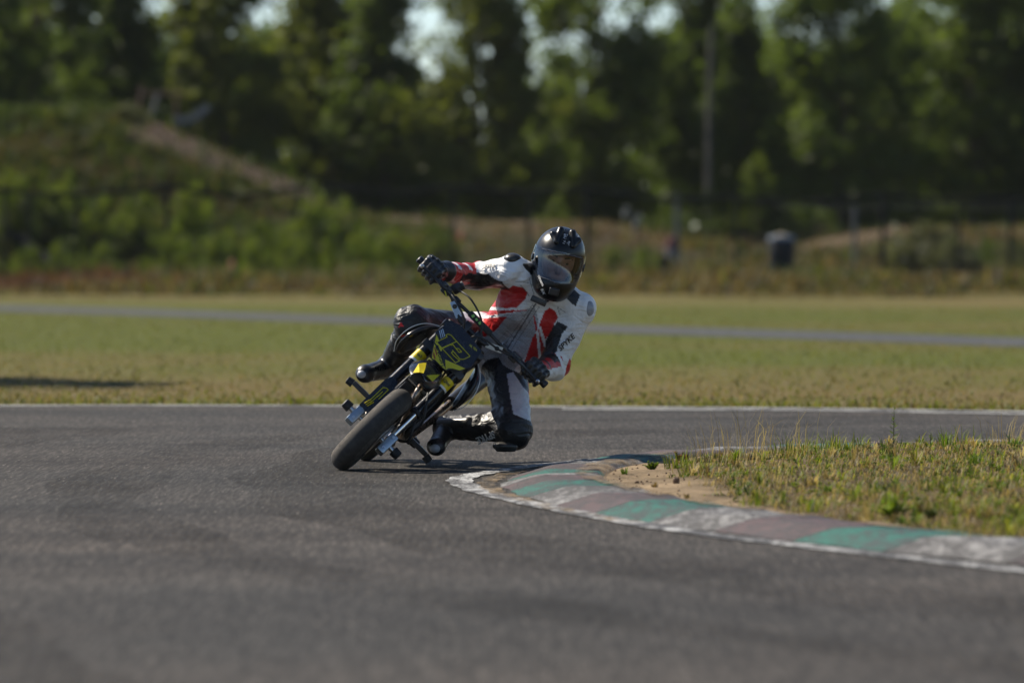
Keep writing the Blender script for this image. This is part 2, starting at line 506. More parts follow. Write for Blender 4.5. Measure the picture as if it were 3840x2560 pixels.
def ribbon(name, pts, w, z, m):
    P = []; q = catmull(pts, 8); t = np.gradient(q, axis=0); t /= np.hypot(*t.T)[:, None]; nn_ = np.stack([t[:, 1], -t[:, 0]], 1)
    for i, (p, a) in enumerate(zip(q, nn_)):
        ww = w * (.8 + .2 * math.sin(i * .7)) / 2
        P += [(p[0] - a[0] * ww, p[1] - a[1] * ww, z), (p[0] + a[0] * ww, p[1] + a[1] * ww, z)]
    return link(name, fmesh(name, P, [(2 * i, 2 * i + 2, 2 * i + 3, 2 * i + 1) for i in range(len(q) - 1)], m), track)
ribbon('rubber_mark', [(3.4, 13.2), (1.9, 15.2), (.6, 17.6), (-.3, 20.2), (-.75, 22.8), (-.85, 25.3), (-.55, 28), (.6, 30.5), (2.5, 32)], .75, .0065, M['rubber_mark'])
ribbon('rubber_mark', [(2.2, 12.6), (.4, 15.4), (-.9, 18.6), (-1.6, 22), (-1.7, 25.5), (-1.3, 29), (-.2, 31.6), (2.4, 33)], .5, .0075, M['rubber_mark'])
ribbon('rubber_mark', [(-.2, 11), (-1.4, 14.2), (-2.3, 18), (-2.9, 22.5), (-2.9, 27), (-2.4, 31)], .9, .0060, M['rubber_mark'])
ribbon('sand_dust', [(p[0] - n_[0] * .06, p[1] - n_[1] * .06) for p, n_ in (kat(s_) for s_ in np.arange(near_s(.5, 20.87), near_s(.43, 26.35), .4))], .10, .0100, M['dust'])
# ---- infield inside the kerb
KI = np.array([(lambda a: (a[0][0] + a[1][0] * .415, a[0][1] + a[1][1] * .415))(kat(s)) for s in np.linspace(.2, ks[-1] - .3, 300)])
o = np.argsort(KI[:, 1]); KIs = KI[o]
def x_in(Y): return np.interp(Y, KIs[:, 1], KIs[:, 0])
yy = np.concatenate([np.linspace(KIs[0, 1] + .05, 28.0, 380)])
uu = np.linspace(0, 1, 120) ** 1.7
UU, YY = np.meshgrid(uu, yy)
XI = x_in(YY); XX = XI + UU * (6.5 - XI)
def infield_z(X, Y):
    d = np.maximum(X - x_in(Y), 0); d2 = np.maximum(28.35 - Y, 0)
    dd = np.minimum(d, d2)
    return .034 + .045 * sstep(0, 1.2, dd) + .012 * sstep(0, .15, d) * fbm2(X, Y, 21, 4, 3.0) + .02 * sstep(.2, 1, dd) * fbm2(X, Y, 22, 3, 1.2) + .006 * sstep(0, .12, d) * fbm2(X, Y, 23, 4, 14.0)
def sandiness(X, Y):
    d = X - x_in(Y)
    w = np.interp(Y, [15, 19, 20.5, 21.3, 22.0, 22.8, 23.6, 24.4, 25.0, 25.6, 26.3, 28], [.05, .05, .07, .15, .25, .32, .34, .31, .25, .15, .08, .05])
    return sstep(1.25, .75, (d + fbm2(X, Y, 31, 4, 5) * .13) / w)
ZZ = infield_z(XX, YY)
V = np.stack([XX, YY, ZZ], -1).reshape(-1, 3)
s = sandiness(V[:, 0], V[:, 1])[:, None]
q = np.clip(.5 + fbm2(V[:, 0], V[:, 1], 33, 4, 2.2) * .7, 0, 1)[:, None]
q2 = np.clip(.5 + fbm2(V[:, 0], V[:, 1], 35, 4, 9.0) * .8, 0, 1)[:, None]; cs = np.array((.25, .185, .115)) * (.62 + .45 * q2); cd = np.array((.055, .042, .020)) * (1 - q) + np.array((.10, .072, .038)) * q
nx, ny = len(uu), len(yy); ii = (np.arange(ny - 1)[:, None] * nx + np.arange(nx - 1)[None, :]).ravel()
infield = link('infield', fmesh('infield', V, np.stack([ii, ii + 1, ii + nx + 1, ii + nx], 1), M['soil'], cs * s + cd * (1 - s), True))
tag(infield, kind='structure')

# ---- small leaf faces spread through clumps
def leaf_cloud0(centres, radii, per, size, colA, colB, seed, flat=.8, shell=.5):
    r = np.random.default_rng(seed); m = len(centres)
    c = np.repeat(centres, per, 0); R = np.repeat(radii, per)
    n = len(c)
    d = r.normal(size=(n, 3)); d /= np.linalg.norm(d, axis=1)[:, None]
    p = c + d * (R * (shell + (1 - shell) * r.uniform(0, 1, n)))[:, None] * np.array((1, 1, flat))
    nrm = d * .6 + r.normal(size=(n, 3)) * .6 + np.array((0, 0, .35)); nrm /= np.linalg.norm(nrm, axis=1)[:, None]
    t = np.cross(nrm, r.normal(size=(n, 3))); t /= np.linalg.norm(t, axis=1)[:, None]; b = np.cross(nrm, t)
    s = (size * r.uniform(.6, 1.3, n))[:, None]
    V = np.stack([p - t * s, p - b * s * .45, p + t * s, p + b * s * .45], 1).reshape(-1, 3)
    i = np.arange(n) * 4; F = np.stack([i, i + 1, i + 2, i + 3], 1)
    kc = np.repeat(r.uniform(0, 1, m), per)[:, None] * .7 + r.uniform(0, .3, (n, 1))
    C = np.repeat(np.array(colA) * (1 - kc) + np.array(colB) * kc, 4, 0)
    return V, F, C
leaf_cloud = leaf_cloud0
# ---- grass blades
def blades(base, h, w, lean, ang, col, tipcol=None):
    """base (n,3); bent blade of five points each"""
    n = len(base); h = np.asarray(h)[:, None]; w = np.asarray(w)[:, None]
    d = np.stack([np.cos(ang), np.sin(ang), np.zeros(n)], 1); sd = np.stack([-np.sin(ang), np.cos(ang), np.zeros(n)], 1)
    up = np.array((0, 0, 1.0)); le = np.asarray(lean)[:, None]
    a = base - sd * w / 2; b = base + sd * w / 2
    mid = base + up * h * .55 * np.sqrt(np.maximum(1 - (le * .5) ** 2, .1)) + d * h * .55 * le * .5
    c = mid + sd * w * .38; e = mid - sd * w * .38
    tip = base + up * h * np.sqrt(np.maximum(1 - np.minimum(le, .97) ** 2, .02)) * .95 + d * h * le
    V = np.stack([a, b, c, e, tip], 1).reshape(-1, 3)
    i = np.arange(n) * 5
    F = np.concatenate([np.stack([i, i + 1, i + 2], 1), np.stack([i, i + 2, i + 3], 1), np.stack([i + 3, i + 2, i + 4], 1)])
    tc = col * 1.15 if tipcol is None else tipcol
    C = np.stack([col * .85, col * .85, col, col, tc], 1).reshape(-1, 3)
    return V, F, C
def pal(n, cols, w):
    idx = rng.choice(len(cols), n, p=np.array(w) / sum(w)); return np.array(cols)[idx] * rng.uniform(.75, 1.25, (n, 1))
def cat_meshes(parts):
    Vs, Fs, Cs = [], [], []; k = 0
    for V, F, C in parts:
        Vs.append(V); Fs.append(F + k); Cs.append(C); k += len(V)
    return np.concatenate(Vs), np.concatenate(Fs), np.concatenate(Cs)

G_G = [(.085, .125, .016), (.125, .155, .020), (.18, .18, .03), (.055, .085, .012)]
G_D = [(.23, .175, .085), (.18, .13, .062), (.29, .23, .125), (.13, .088, .042)]
parts = []
n = 60000
y = rng.uniform(17.0, 28.1, n); x = x_in(y) + rng.uniform(0, 1, n) ** 1.0 * (np.minimum(6.0, .105 * y + 1.1) - x_in(y))
ok = (x > x_in(y) + .02); x, y = x[ok], y[ok]
sd = sandiness(x, y); pt = fbm2(x, y, 41, 4, 2.5); hf = fbm2(x, y, 45, 3, 11.0); keep = rng.uniform(0, 1, len(x)) < (1 - sd) ** 2 * np.clip(.55 + pt * .7 + hf * 1.1, .04, 1); hf = hf[keep]
x, y, pt = x[keep], y[keep], pt[keep]; n = len(x)
base = np.stack([x, y, infield_z(x, y) - .004], 1)
green = rng.uniform(0, 1, n) < np.clip(.45 + .7 * fbm2(x, y, 43, 4, 2.6) + .5 * fbm2(x, y, 44, 3, 9.0) + .2 * sstep(21, 19, y), .06, .95)
col = np.where(green[:, None], pal(n, G_G, [3, 4, 3, 2]), pal(n, G_D, [3, 4, 2, 3]))
h = np.where(green, rng.gamma(3, .0055, n), rng.gamma(3, .005, n)) * (1 + .6 * np.clip(pt, -.5, 1)) * np.clip(1 + 1.1 * hf, .35, 2.2)
parts.append(blades(base, h + .008, rng.uniform(.003, .0075, n), np.where(green, rng.uniform(.5, .97, n), rng.uniform(.75, .98, n)), rng.uniform(0, 6.28, n), col))
# rosettes: blades fanning out of many small tufts
nt = 2600
ty_ = rng.uniform(17.0, 28.0, nt); tx_ = x_in(ty_) + rng.uniform(0, 1, nt) * (np.minimum(6.0, .105 * ty_ + 1.1) - x_in(ty_))
kp_ = rng.uniform(0, 1, nt) < np.maximum((1 - sandiness(tx_, ty_)) ** 2, .05) * np.clip(.6 + .8 * fbm2(tx_, ty_, 49, 3, 3.0), .15, 1); tx_, ty_ = tx_[kp_], ty_[kp_]; nt = len(tx_)
nb_ = rng.integers(9, 26, nt); ix = np.repeat(np.arange(nt), nb_); n = len(ix)
ang = rng.uniform(0, 6.28, n); rad = rng.uniform(0, .018, n)
x = tx_[ix] + rad * np.cos(ang); y = ty_[ix] + rad * np.sin(ang)
th = rng.gamma(4, .011, nt)[ix]; tc = np.where((rng.uniform(0, 1, nt) < .68)[:, None], pal(nt, [(.075, .120, .012), (.115, .155, .016), (.17, .18, .025), (.045, .075, .010)], [3, 3, 2, 2]), pal(nt, G_D, [3, 3, 2, 2]))[ix] * rng.uniform(.75, 1.25, (n, 1))
parts.append(blades(np.stack([x, y, infield_z(x, y)], 1), th * rng.uniform(.5, 1.2, n), rng.uniform(.0035, .0075, n), rng.uniform(.35, .97, n), ang, tc))
# flat straw litter
n = 16000
y = rng.uniform(17.0, 28.0, n); x = x_in(y) + rng.uniform(0, 1, n) * (np.minimum(6.0, .105 * y + 1.1) - x_in(y))
keep = rng.uniform(0, 1, n) < (1 - sandiness(x, y)) ** 1.5; x, y = x[keep], y[keep]; n = len(x)
parts.append(blades(np.stack([x, y, infield_z(x, y) + .004], 1), rng.uniform(.02, .07, n), rng.uniform(.002, .004, n), rng.uniform(.9, .97, n), rng.uniform(0, 6.28, n), pal(n, G_D, [4, 3, 3, 2])))
# low broad leaves between the blades
n = 2600
y = rng.uniform(17.0, 28.0, n); x = x_in(y) + rng.uniform(0, 1, n) * (np.minimum(6.0, .105 * y + 1.1) - x_in(y))
keep = (rng.uniform(0, 1, n) < (1 - sandiness(x, y)) ** 2) & (fbm2(x, y, 47, 4, 2.2) > -.1); x, y = x[keep], y[keep]
lv, lf, lc = leaf_cloud0(np.stack([x, y, infield_z(x, y) + .006], 1), rng.uniform(.010, .032, len(x)), 9, .0085, (.050, .085, .010), (.16, .17, .022), 48)
CLOVER = (lv, lf, lc)
# taller tufts
for (tx_, ty_, nb, hh, rad, kind) in [(.86, 24.6, 40, .20, .10, 'd'), (.98, 24.9, 36, .26, .14, 'd'), (1.12, 25.1, 30, .24, .14, 'd'), (1.3, 25.4, 16, .22, .16, 'd'), (.78, 24.2, 60, .10, .08, 'g'), (.72, 24.8, 60, .10, .07, 'g'),
        (1.25, 25.3, 60, .14, .12, 'g'), (1.5, 26.2, 60, .12, .15, 'g'), (1.05, 22.6, 40, .14, .08, 'd'), (1.7, 21.9, 40, .10, .12, 'g'), (2.1, 26.9, 50, .12, .15, 'g'), (2.35, 27.2, 40, .17, .1, 'd'), (1.28, 20.4, 60, .09, .09, 'd'),
        (2.0, 24.2, 50, .08, .15, 'g'), (1.9, 22.7, 60, .09, .16, 'g'), (1.6, 20.6, 90, .08, .14, 'g'), (1.75, 19.6, 90, .09, .14, 'g'), (1.55, 19.1, 70, .07, .12, 'd'), (.92, 21.3, 50, .07, .1, 'g'), (1.1, 20.9, 50, .07, .1, 'g')]:
    r_ = rng.uniform(0, 1, nb) ** .5 * rad; a_ = rng.uniform(0, 6.28, nb); x = tx_ + r_ * np.cos(a_); y = ty_ + r_ * np.sin(a_)
    col = pal(nb, G_G if kind == 'g' else G_D[:3], [3, 4, 3, 2] if kind == 'g' else [3, 2, 4])
    parts.append(blades(np.stack([x, y, infield_z(x, y)], 1), hh * rng.uniform(.4, 1.15, nb) * (1.15 if kind == 'd' else 1), rng.uniform(.0016, .0030, nb) if kind == 'd' else rng.uniform(.003, .006, nb), rng.uniform(.1, .92, nb), a_ + rng.uniform(-.8, .8, nb), col))
V, F, C = cat_meshes(parts)
g = link('infield_grass', fmesh('infield_grass', V, F, M['blade'], C)); tag(g, 'short patchy green and straw grass inside the kerb', 'grass', kind='stuff')
g = link('infield_clover', fmesh('infield_clover', CLOVER[0], CLOVER[1], M['blade'], CLOVER[2])); tag(g, 'low broad green leaves scattered in the infield grass', 'clover', kind='stuff')

# grass along the far track edge and over the field behind
parts = []
n = 16000
x = rng.uniform(-7, 7, n); d = rng.gamma(1.3, 1.1, n); y = far_edge(x) + .03 + d
green = rng.uniform(0, 1, n) < np.clip(.75 - d * .12 + .3 * fbm2(x, y, 51, 3, .9), .12, .95)
col = np.where(green[:, None], pal(n, [(.085, .105, .016), (.105, .12, .022), (.13, .13, .03)], [3, 4, 3]), pal(n, [(.15, .112, .046), (.125, .092, .038), (.175, .135, .06)], [3, 4, 2]))
h = rng.gamma(3, .008, n) * np.where(d < .5, 1.4, .7)
parts.append(blades(np.stack([x, y, np.zeros(n)], 1), h, rng.uniform(.006, .014, n), rng.uniform(.3, .95, n), rng.uniform(0, 6.28, n), col))
n = 30000
y = rng.uniform(36, 80, n); x = rng.uniform(-1, 1, n) * (y * .1 + 1.5)
keep = np.abs(y - back_c(x)) > 2.9; x, y = x[keep], y[keep]; n = len(x)
green = rng.uniform(0, 1, n) < np.clip(.6 + .7 * fbm2(x, y * .6, 11, 4, .16), .05, .95)
col = np.where(green[:, None], pal(n, [(.075, .09, .015), (.10, .11, .02)], [1, 1]), pal(n, [(.14, .10, .042), (.115, .083, .035), (.16, .12, .055)], [3, 4, 2]))
parts.append(blades(np.stack([x, y, np.zeros(n)], 1), rng.uniform(.015, .04, n), rng.uniform(.008, .016, n), rng.uniform(.5, .95, n), rng.uniform(0, 6.28, n), col))
V, F, C = cat_meshes(parts)
g = link('field_grass', fmesh('field_grass', V, F, M['blade'], C)); tag(g, 'short dry grass of the field beyond the track', 'grass', kind='stuff')

# tall weeds in front of and on the mound behind the fence
parts = []
n = 100000
y = rng.uniform(90, 150, n); x = rng.uniform(-1, 1, n) * (y * .093 + 1.5)
cl = fbm2(x, y, 61, 4, .8); tall = np.clip(.5 + cl, .12, 1.3)
red = (x < -7.0 + rng.normal(0, .5, n)) & (y > 106) & (y < 124)
left = sstep(2, -4, x)
green = rng.uniform(0, 1, n) < np.clip(.36 + .65 * fbm2(x, y, 63, 3, .55) + .35 * left * sstep(112, 122, y) - .25 * sstep(112, 100, y), .08, .95)
col = np.where(green[:, None], pal(n, [(.030, .052, .006), (.050, .073, .008), (.078, .098, .011), (.018, .032, .006)], [3, 3, 2, 3]), pal(n, [(.11, .082, .032), (.085, .058, .027), (.135, .10, .046), (.05, .034, .018)], [3, 3, 2, 3]))
col = np.where(red[:, None], pal(n, [(.075, .035, .022), (.10, .05, .03), (.05, .028, .018)], [1, 1, 1]), col)
zt = terrain(x, y)
rg = zt / np.maximum(mound_crest(x), .1)
keep = rng.uniform(0, 1, n) < np.where((rg > .84) & (x > -9.2) & (x < -4.2), .05, 1.0)
x, y, zt, col, tall, cl = x[keep], y[keep], zt[keep], col[keep], tall[keep], cl[keep]; n = len(x)
ridge = zt / np.maximum(mound_crest(x), .1)
h = (rng.uniform(.10, .50, n) * tall) * (.12 + .88 * sstep(92, 112, y + 4 * cl)) * np.where((ridge > .9), .45, 1)
parts.append(blades(np.stack([x, y, zt - .02], 1), h, rng.uniform(.03, .08, n), rng.uniform(.05, .6, n), rng.uniform(0, 6.28, n), col))
n = 60000
x = rng.uniform(-14, -1.5, n); y = rng.uniform(126, 140.5, n); zt = terrain(x, y); rg = zt / np.maximum(mound_crest(x), .1)
cl = fbm2(x, y, 67, 4, 1.0)
keep = (rng.uniform(0, 1, n) < np.where((rg > .84) & (x > -9.2), .05, 1.0)) & (cl > -.55); x, y, zt, cl = x[keep], y[keep], zt[keep], cl[keep]; n = len(x)
col = np.where((rng.uniform(0, 1, n) < np.clip(.75 + .5 * cl, .2, .97))[:, None], pal(n, [(.022, .038, .005), (.040, .060, .006), (.075, .092, .009), (.014, .024, .005)], [3, 3, 2, 3]), pal(n, [(.085, .060, .026), (.06, .040, .02)], [1, 1]))
parts.append(blades(np.stack([x, y, zt - .02], 1), rng.uniform(.15, .55, n) * np.clip(.6 + cl, .25, 1.3), rng.uniform(.04, .09, n), rng.uniform(.1, .7, n), rng.uniform(0, 6.28, n), col))
V, F, C = cat_meshes(parts)
g = link('tall_weeds', fmesh('tall_weeds', V, F, M['blade'], C)); tag(g, 'tall green and dry weeds around the far fence and mound', 'weeds', kind='stuff')

# ---- leafy plants and trees
TREES = []
def tree_meshes(seed, H, Rw, shape, colA, colB, nclump=130, low=.06, per=36, lsz=.13):
    r = np.random.default_rng(seed)
    mb = MB()
    bend = [(r.normal(0, .05) * H * .3 * t * t, r.normal(0, .05) * H * .3 * t * t, H * t) for t in np.linspace(0, .93, 7)]
    mb.tube(bend, [max(.018, .012 * H * (1 - t) + .015) for t in np.linspace(0, .93, 7)], 8)
    cs = []; rs = []; nb = nclump // 7
    lob = [(low + (1 - low) * (i + r.uniform(0, 1)) / nb, r.uniform(0, 6.28), r.uniform(.45, 1.0)) for i in range(nb)]
    for t, a, k in lob:
        if shape == 'cone': env = Rw * (1 - t) ** .7 * (1.0 if t > low + .1 else .8)
        elif shape == 'column': env = Rw * (.6 + .4 * math.sin(math.pi * min(1, t * 1.02))) * (1 if t < .8 else max(.1, (1.02 - t) / .22))
        else: env = Rw * math.sqrt(max(.06, 1 - ((t - .52) / .54) ** 2))
        q = env * k
        c = np.array((q * math.cos(a), q * math.sin(a), H * t))
        z0 = max(.06 * H, c[2] - q * .6)
        st = Vector((bend[-1][0] * (z0 / H) ** 2, bend[-1][1] * (z0 / H) ** 2, z0))
        mb.tube([st, st.lerp(Vector(c), .55) + Vector((0, 0, .05 * q)), Vector(c)], [.005 * H, .0035 * H, .008], 5, caps=False)
        for j in range(7):
            d = r.normal(size=3) * np.array((.55, .55, .42)) * (.35 + .4 * env / Rw)
            cs.append(c + d); rs.append(r.uniform(.30, .70))
    V, F, C = leaf_cloud(np.array(cs), np.array(rs), per, lsz, colA, colB, seed + 1)
    return mb.mesh('trunk', M['bark'], True), fmesh('crown', V, F, M['leaf'], C)
tv = [tree_meshes(100, 8.6, 1.45, 'column', (.046, .070, .012), (.074, .100, .015), 400),
      tree_meshes(101, 8.2, 2.0, 'cone', (.054, .072, .012), (.088, .100, .016), 400),
      tree_meshes(102, 9.2, 1.45, 'column', (.040, .064, .012), (.066, .092, .015), 400),
      tree_meshes(103, 8.2, 1.8, 'round', (.050, .078, .013), (.082, .112, .018), 420),
      tree_meshes(104, 7.4, 1.45, 'cone', (.038, .060, .013), (.068, .094, .018), 300),
      tree_meshes(105, 5.0, 1.9, 'round', (.034, .058, .010), (.084, .112, .018), 300, .03)]
_o1 = ['first', 'second', 'third', 'fourth', 'fifth', 'sixth', 'seventh', 'eighth', 'ninth']
_teen = ['tenth', 'eleventh', 'twelfth', 'thirteenth', 'fourteenth', 'fifteenth', 'sixteenth', 'seventeenth', 'eighteenth', 'nineteenth']
ORD = _o1 + _teen
for _w, _t in (('twenty', 'twentieth'), ('thirty', 'thirtieth'), ('forty', 'fortieth'), ('fifty', 'fiftieth')):
    ORD += [_t] + [_w + '-' + q for q in _o1]
def place_tree(var, px, Y, s, rz, label, group, dz=0):
    X = (px - 1920) * Y / FPX
    t = empty('leafy_tree', (X, Y, float(terrain(X, Y)) - .1 + dz), rz); t.scale = (s, s, s * random.uniform(.95, 1.08))
    tag(t, label, 'tree', group)
    link('trunk', tv[var][0], t); link('crown', tv[var][1], t)
    return t
front = [(-150, 2, 150, 1.0), (130, 0, 152, 1.02), (420, 4, 155, 1.12), (840, 1, 150, 1.06), (1240, 1, 153, 1.02), (1440, 4, 151, .98), (1790, 1, 149, 1.05), (2225, 0, 152, .98), (2560, 2, 154, .95), (2790, 4, 151, .80),
         (3150, 3, 149, 1.02), (3380, 4, 156, .78), (3640, 3, 151, 1.06), (3960, 2, 150, 1.0)]
for i, (px, v, Y, s_) in enumerate(front):
    place_tree(v, px, Y, s_, random.uniform(0, 6.28), 'leafy tree right behind the fence, %s from the left in the front row' % ORD[i], 'front row of trees behind the fence')
backr = [(-40, 3, 171, .9), (300, 5, 168, 1.2), (620, 5, 172, 1.2), (1040, 5, 170, 1.25), (1330, 5, 166, 1.0), (1560, 5, 172, .85), (1980, 5, 168, .9), (2120, 4, 176, .7), (2430, 5, 170, .95), (2700, 5, 173, 1.2), (2960, 5, 168, 1.1), (3260, 5, 172, 1.2), (3480, 5, 170, 1.25), (3800, 3, 174, .95)]
for i, (px, v, Y, s_) in enumerate(backr):
    place_tree(v, px, Y, s_, random.uniform(0, 6.28), 'lower tree filling a gap at the back, %s from the left in the rear row' % ORD[i], 'rear row of trees')
# the wood further back, one mass low between the trunks
r_ = np.random.default_rng(77); n = 900
wx = r_.uniform(-24, 24, n); wy = r_.uniform(184, 200, n); hz = 1.2 + 4.3 * r_.uniform(0, 1, n) ** 1.3 * (.75 + .35 * np.sin(wx * .9) * np.sin(wx * .37 + 1))
V, F, C = leaf_cloud(np.stack([wx, wy, hz], 1), r_.uniform(.5, .95, n), 36, .20, (.034, .055, .011), (.072, .095, .017), 78)
g = link('distant_wood', fmesh('distant_wood', V, F, M['leaf'], C)); tag(g, 'dark green wood closing the gaps between the far tree trunks', 'wood', kind='stuff')
# a tree just left of the view, which throws the shade on the grass
t = empty('leafy_tree', (-7.6, 42.6, 0)); tag(t, 'tree standing left of the view whose shade lies on the grass', 'tree')
link('trunk', tv[5][0], t); link('crown', tv[5][1], t); t.scale = (.8, .8, .95)

# bushes along the fence
def bush_mesh(seed, w, h, colA, colB, n=34):
    r = np.random.default_rng(seed); mb = MB(); cs = []; rs = []
    for i in range(n):
        a = r.uniform(0, 6.28); q = w * r.uniform(0, 1) ** .6; z = h * (.12 + .85 * r.uniform(0, 1) * (1 - .5 * (q / w) ** 2))
        cs.append((q * math.cos(a), q * math.sin(a), z)); rs.append(r.uniform(.12, .24))
        if i % 3 == 0: mb.tube([(0, 0, -.1), (cs[-1][0] * .5, cs[-1][1] * .5, z * .55), cs[-1]], [.02, .013, .006], 5, caps=False)
    V, F, C = leaf_cloud(np.array(cs), np.array(rs), 34, .06, colA, colB, seed + 1)
    return mb.mesh('stem', M['bark'], True), fmesh('leaves', V, F, M['leaf'], C)
bv = [bush_mesh(201, .75, 1.15, (.026, .046, .005), (.10, .128, .010)), bush_mesh(202, .55, 1.5, (.026, .048, .005), (.105, .132, .011)), bush_mesh(203, .95, .8, (.016, .030, .005), (.055, .075, .009)), bush_mesh(204, .6, .6, (.035, .04, .02), (.07, .075, .04))]
bushes = [(20, 2, 138.6, .62), (140, 3, 138.8, .75), (270, 2, 138.6, .6), (390, 2, 138.8, .66), (490, 3, 138.5, .7), (110, 0, 125, .62), (215, 1, 124, .5), (305, 0, 125, .6), (385, 1, 124.5, .55), (565, 0, 124, .6), (640, 1, 125, .62), (765, 0, 124.5, .6), (865, 1, 125, .62), (955, 1, 124, .55), (1055, 0, 124.5, .62), (1145, 1, 124, .62), (1245, 0, 124.5, .66), (1345, 1, 124, .6), (1435, 0, 124.5, .55), (90, 2, 131, 1.1), (250, 1, 130.5, 1.0), (400, 0, 131, .9), (600, 2, 130, 1.0), (730, 1, 129, 1.0), (780, 2, 130, .9), (40, 1, 131, 1.0), (170, 0, 131, 1.2), (330, 2, 130, 1.0), (460, 1, 130, .9), (530, 0, 131, 1.0), (690, 0, 127, .8), (820, 1, 128, .8), (900, 2, 129, .9), (1000, 0, 126, .9), (1090, 1, 129, 1.0), (1180, 1, 126, 1.05), (1290, 1, 128, .95), (1390, 0, 125, .8), (1480, 1, 127, .75), (1560, 2, 127, .8),
          (1650, 0, 131, .7), (1890, 2, 128, .6), (2300, 1, 129, .6), (2420, 0, 127, .55), (2560, 2, 143, 1.0), (2680, 0, 146, 1.1), (2840, 1, 146, 1.2), (3010, 2, 145, 1.1), (3460, 3, 131, 1.5), (3560, 3, 130, 1.4), (3720, 2, 131, .8), (3800, 3, 129, 1.2)]
for i, (px, v, Y, s_) in enumerate(sorted(bushes)):
    X = (px - 1920) * Y / FPX
    b = empty('wild_bush', (X, Y, float(terrain(X, Y)) - .03), random.uniform(0, 6.28)); b.scale = (s_ * random.uniform(.7, 1.15), s_ * random.uniform(.7, 1.15), s_ * random.uniform(.8, 1.35))
    tag(b, 'wild bush along the far fence, %s from the left' % ORD[i], 'bush', 'bushes along the far fence')
    link('stem', bv[v][0], b); link('leaves', bv[v][1], b)

# ---- fence
M['fence_dark'] = mat('dark fence tube', (.010, .011, .012), .8, var=.3, scale=3, spec=.1)
M['fence_grey'] = mat('grey galvanised post', (.075, .076, .075), .6, var=.2, scale=4)
M['net'] = mat('dark netting', (.009, .010, .010), .95, var=.3, scale=2, spec=.05)
FY = 126.0
fence = empty('wire_fence', (0, FY, 0)); tag(fence, 'dark sagging wire fence with a rolled net along its top', 'fence')
def fx(px): return (px - 1920) * FY / FPX
def fz(py): return CAMZ + (HOR - py) * FY / FPX
top = [(-120, 712), (0, 715), (130, 725), (250, 732), (400, 722), (520, 712), (640, 703), (740, 720), (850, 738), (950, 732), (1050, 715), (1180, 702), (1350, 712), (1500, 728), (1600, 716), (1700, 705), (1830, 718), (1960, 722), (2080, 716), (2200, 712), (2330, 728), (2450, 745), (2540, 748), (2680, 746), (2800, 745), (2950, 756), (3080, 758), (3200, 746), (3320, 732), (3450, 748), (3600, 752), (3720, 748), (3960, 750)]
pts = catmull([(fx(a), fz(b)) for a, b in top], 4)
rr = .056 + .018 * np.sin(np.arange(len(pts)) * 1.7) * np.sin(np.arange(len(pts)) * .37)
MB().tube([(p[0], .03 * math.sin(i), p[1]) for i, p in enumerate(pts)], list(rr), 7).build('rolled_net', M['net'], fence, True)
for px, py0, lean, m_, r_ in [(20, 700, 0, 'fence_dark', .045), (110, 715, -.25, 'fence_dark', .045), (290, 725, -.3, 'fence_dark', .03), (625, 690, 0, 'fence_dark', .05), (1120, 705, .02, 'fence_dark', .035), (1700, 700, 0, 'fence_dark', .04), (1985, 712, 0, 'fence_dark', .045), (2203, 705, 0, 'fence_dark', .05),
                             (2538, 725, 0, 'fence_grey', .055), (2760, 745, 0, 'fence_dark', .035), (3205, 770, 0, 'fence_grey', .05), (3312, 720, .02, 'fence_dark', .055), (3595, 745, 0, 'fence_dark', .045), (3790, 745, 0, 'fence_dark', .05)]:
    x = fx(px); z1 = fz(py0)
    MB().tube([(x + lean * z1 * .5 * -1 + lean, .05, -.1), (x, .05, z1)], r_, 8).build('post', M[m_], fence, True)
for k, zz in enumerate((.25, .62, .98, 1.34)):
    MB().tube([(fx(-150 + i * 205), .02, zz + .04 * math.sin(i * 1.3 + k * 2)) for i in range(21)], .007, 5).build('wire', M['fence_dark'], fence)
MB().tube([(fx(2900 + i * 120), .02, fz(778 + 4 * math.sin(i))) for i in range(10)], .012, 5).build('wire', M['fence_grey'], fence)
MB().tube([(fx(60), -.4, fz(880)), (fx(300), -1.6, 0.0)], .10, 8).build('leaning_brace', M['fence_dark'], fence, True)

# rags on the fence and things beside it
M['rag'] = mat('pale plastic', (.10, .105, .095), .6, var=.2)
for px, py, w_, h_, a_, lb in [(2347, 800, .13, .28, .1, 'faint pale plastic scrap caught on the fence, left of a brighter one'), (2392, 835, .15, .36, .5, 'bright pale plastic scrap hanging tilted on the fence')]:
    rows = [[(w_ * (u - .5) + .25 * a_ * -(v * h_), -.06 + .04 * math.sin(v * 5 + u * 3), -h_ * v) for u in np.linspace(0, 1, 5)] for v in np.linspace(0, 1, 7)]
    o_ = MB().grid(rows).build('plastic_scrap', M['rag'], None, True); o_.location = (fx(px), FY - .05, fz(py) + h_ / 2); solidify(o_, .01); tag(o_, lb, 'scrap')
M['orange'] = mat('orange plastic', (.30, .06, .02), .6)
for px, py, lb in [(1733, 886, 'small orange marker on a stake among the weeds, above the rider hand'), (885, 992, 'tiny orange marker low in the weeds beneath the mound')]:
    e_ = empty('marker_stake', (fx(px), FY - 1.5, 0)); tag(e_, lb, 'marker')
    z_ = CAMZ + (HOR - py) * (FY - 1.5) / FPX
    MB().tube([(0, 0, -.05), (0, 0, z_ + .06)], .015, 6).build('stake', M['pole_wood'], e_)
    MB().lathe([(-.08, .02), (-.06, .07), (.03, .06), (.1, .02), (.11, .001)], (0, 0, z_), (0, 0, 1), 12).build('marker_head', M['orange'], e_, True)

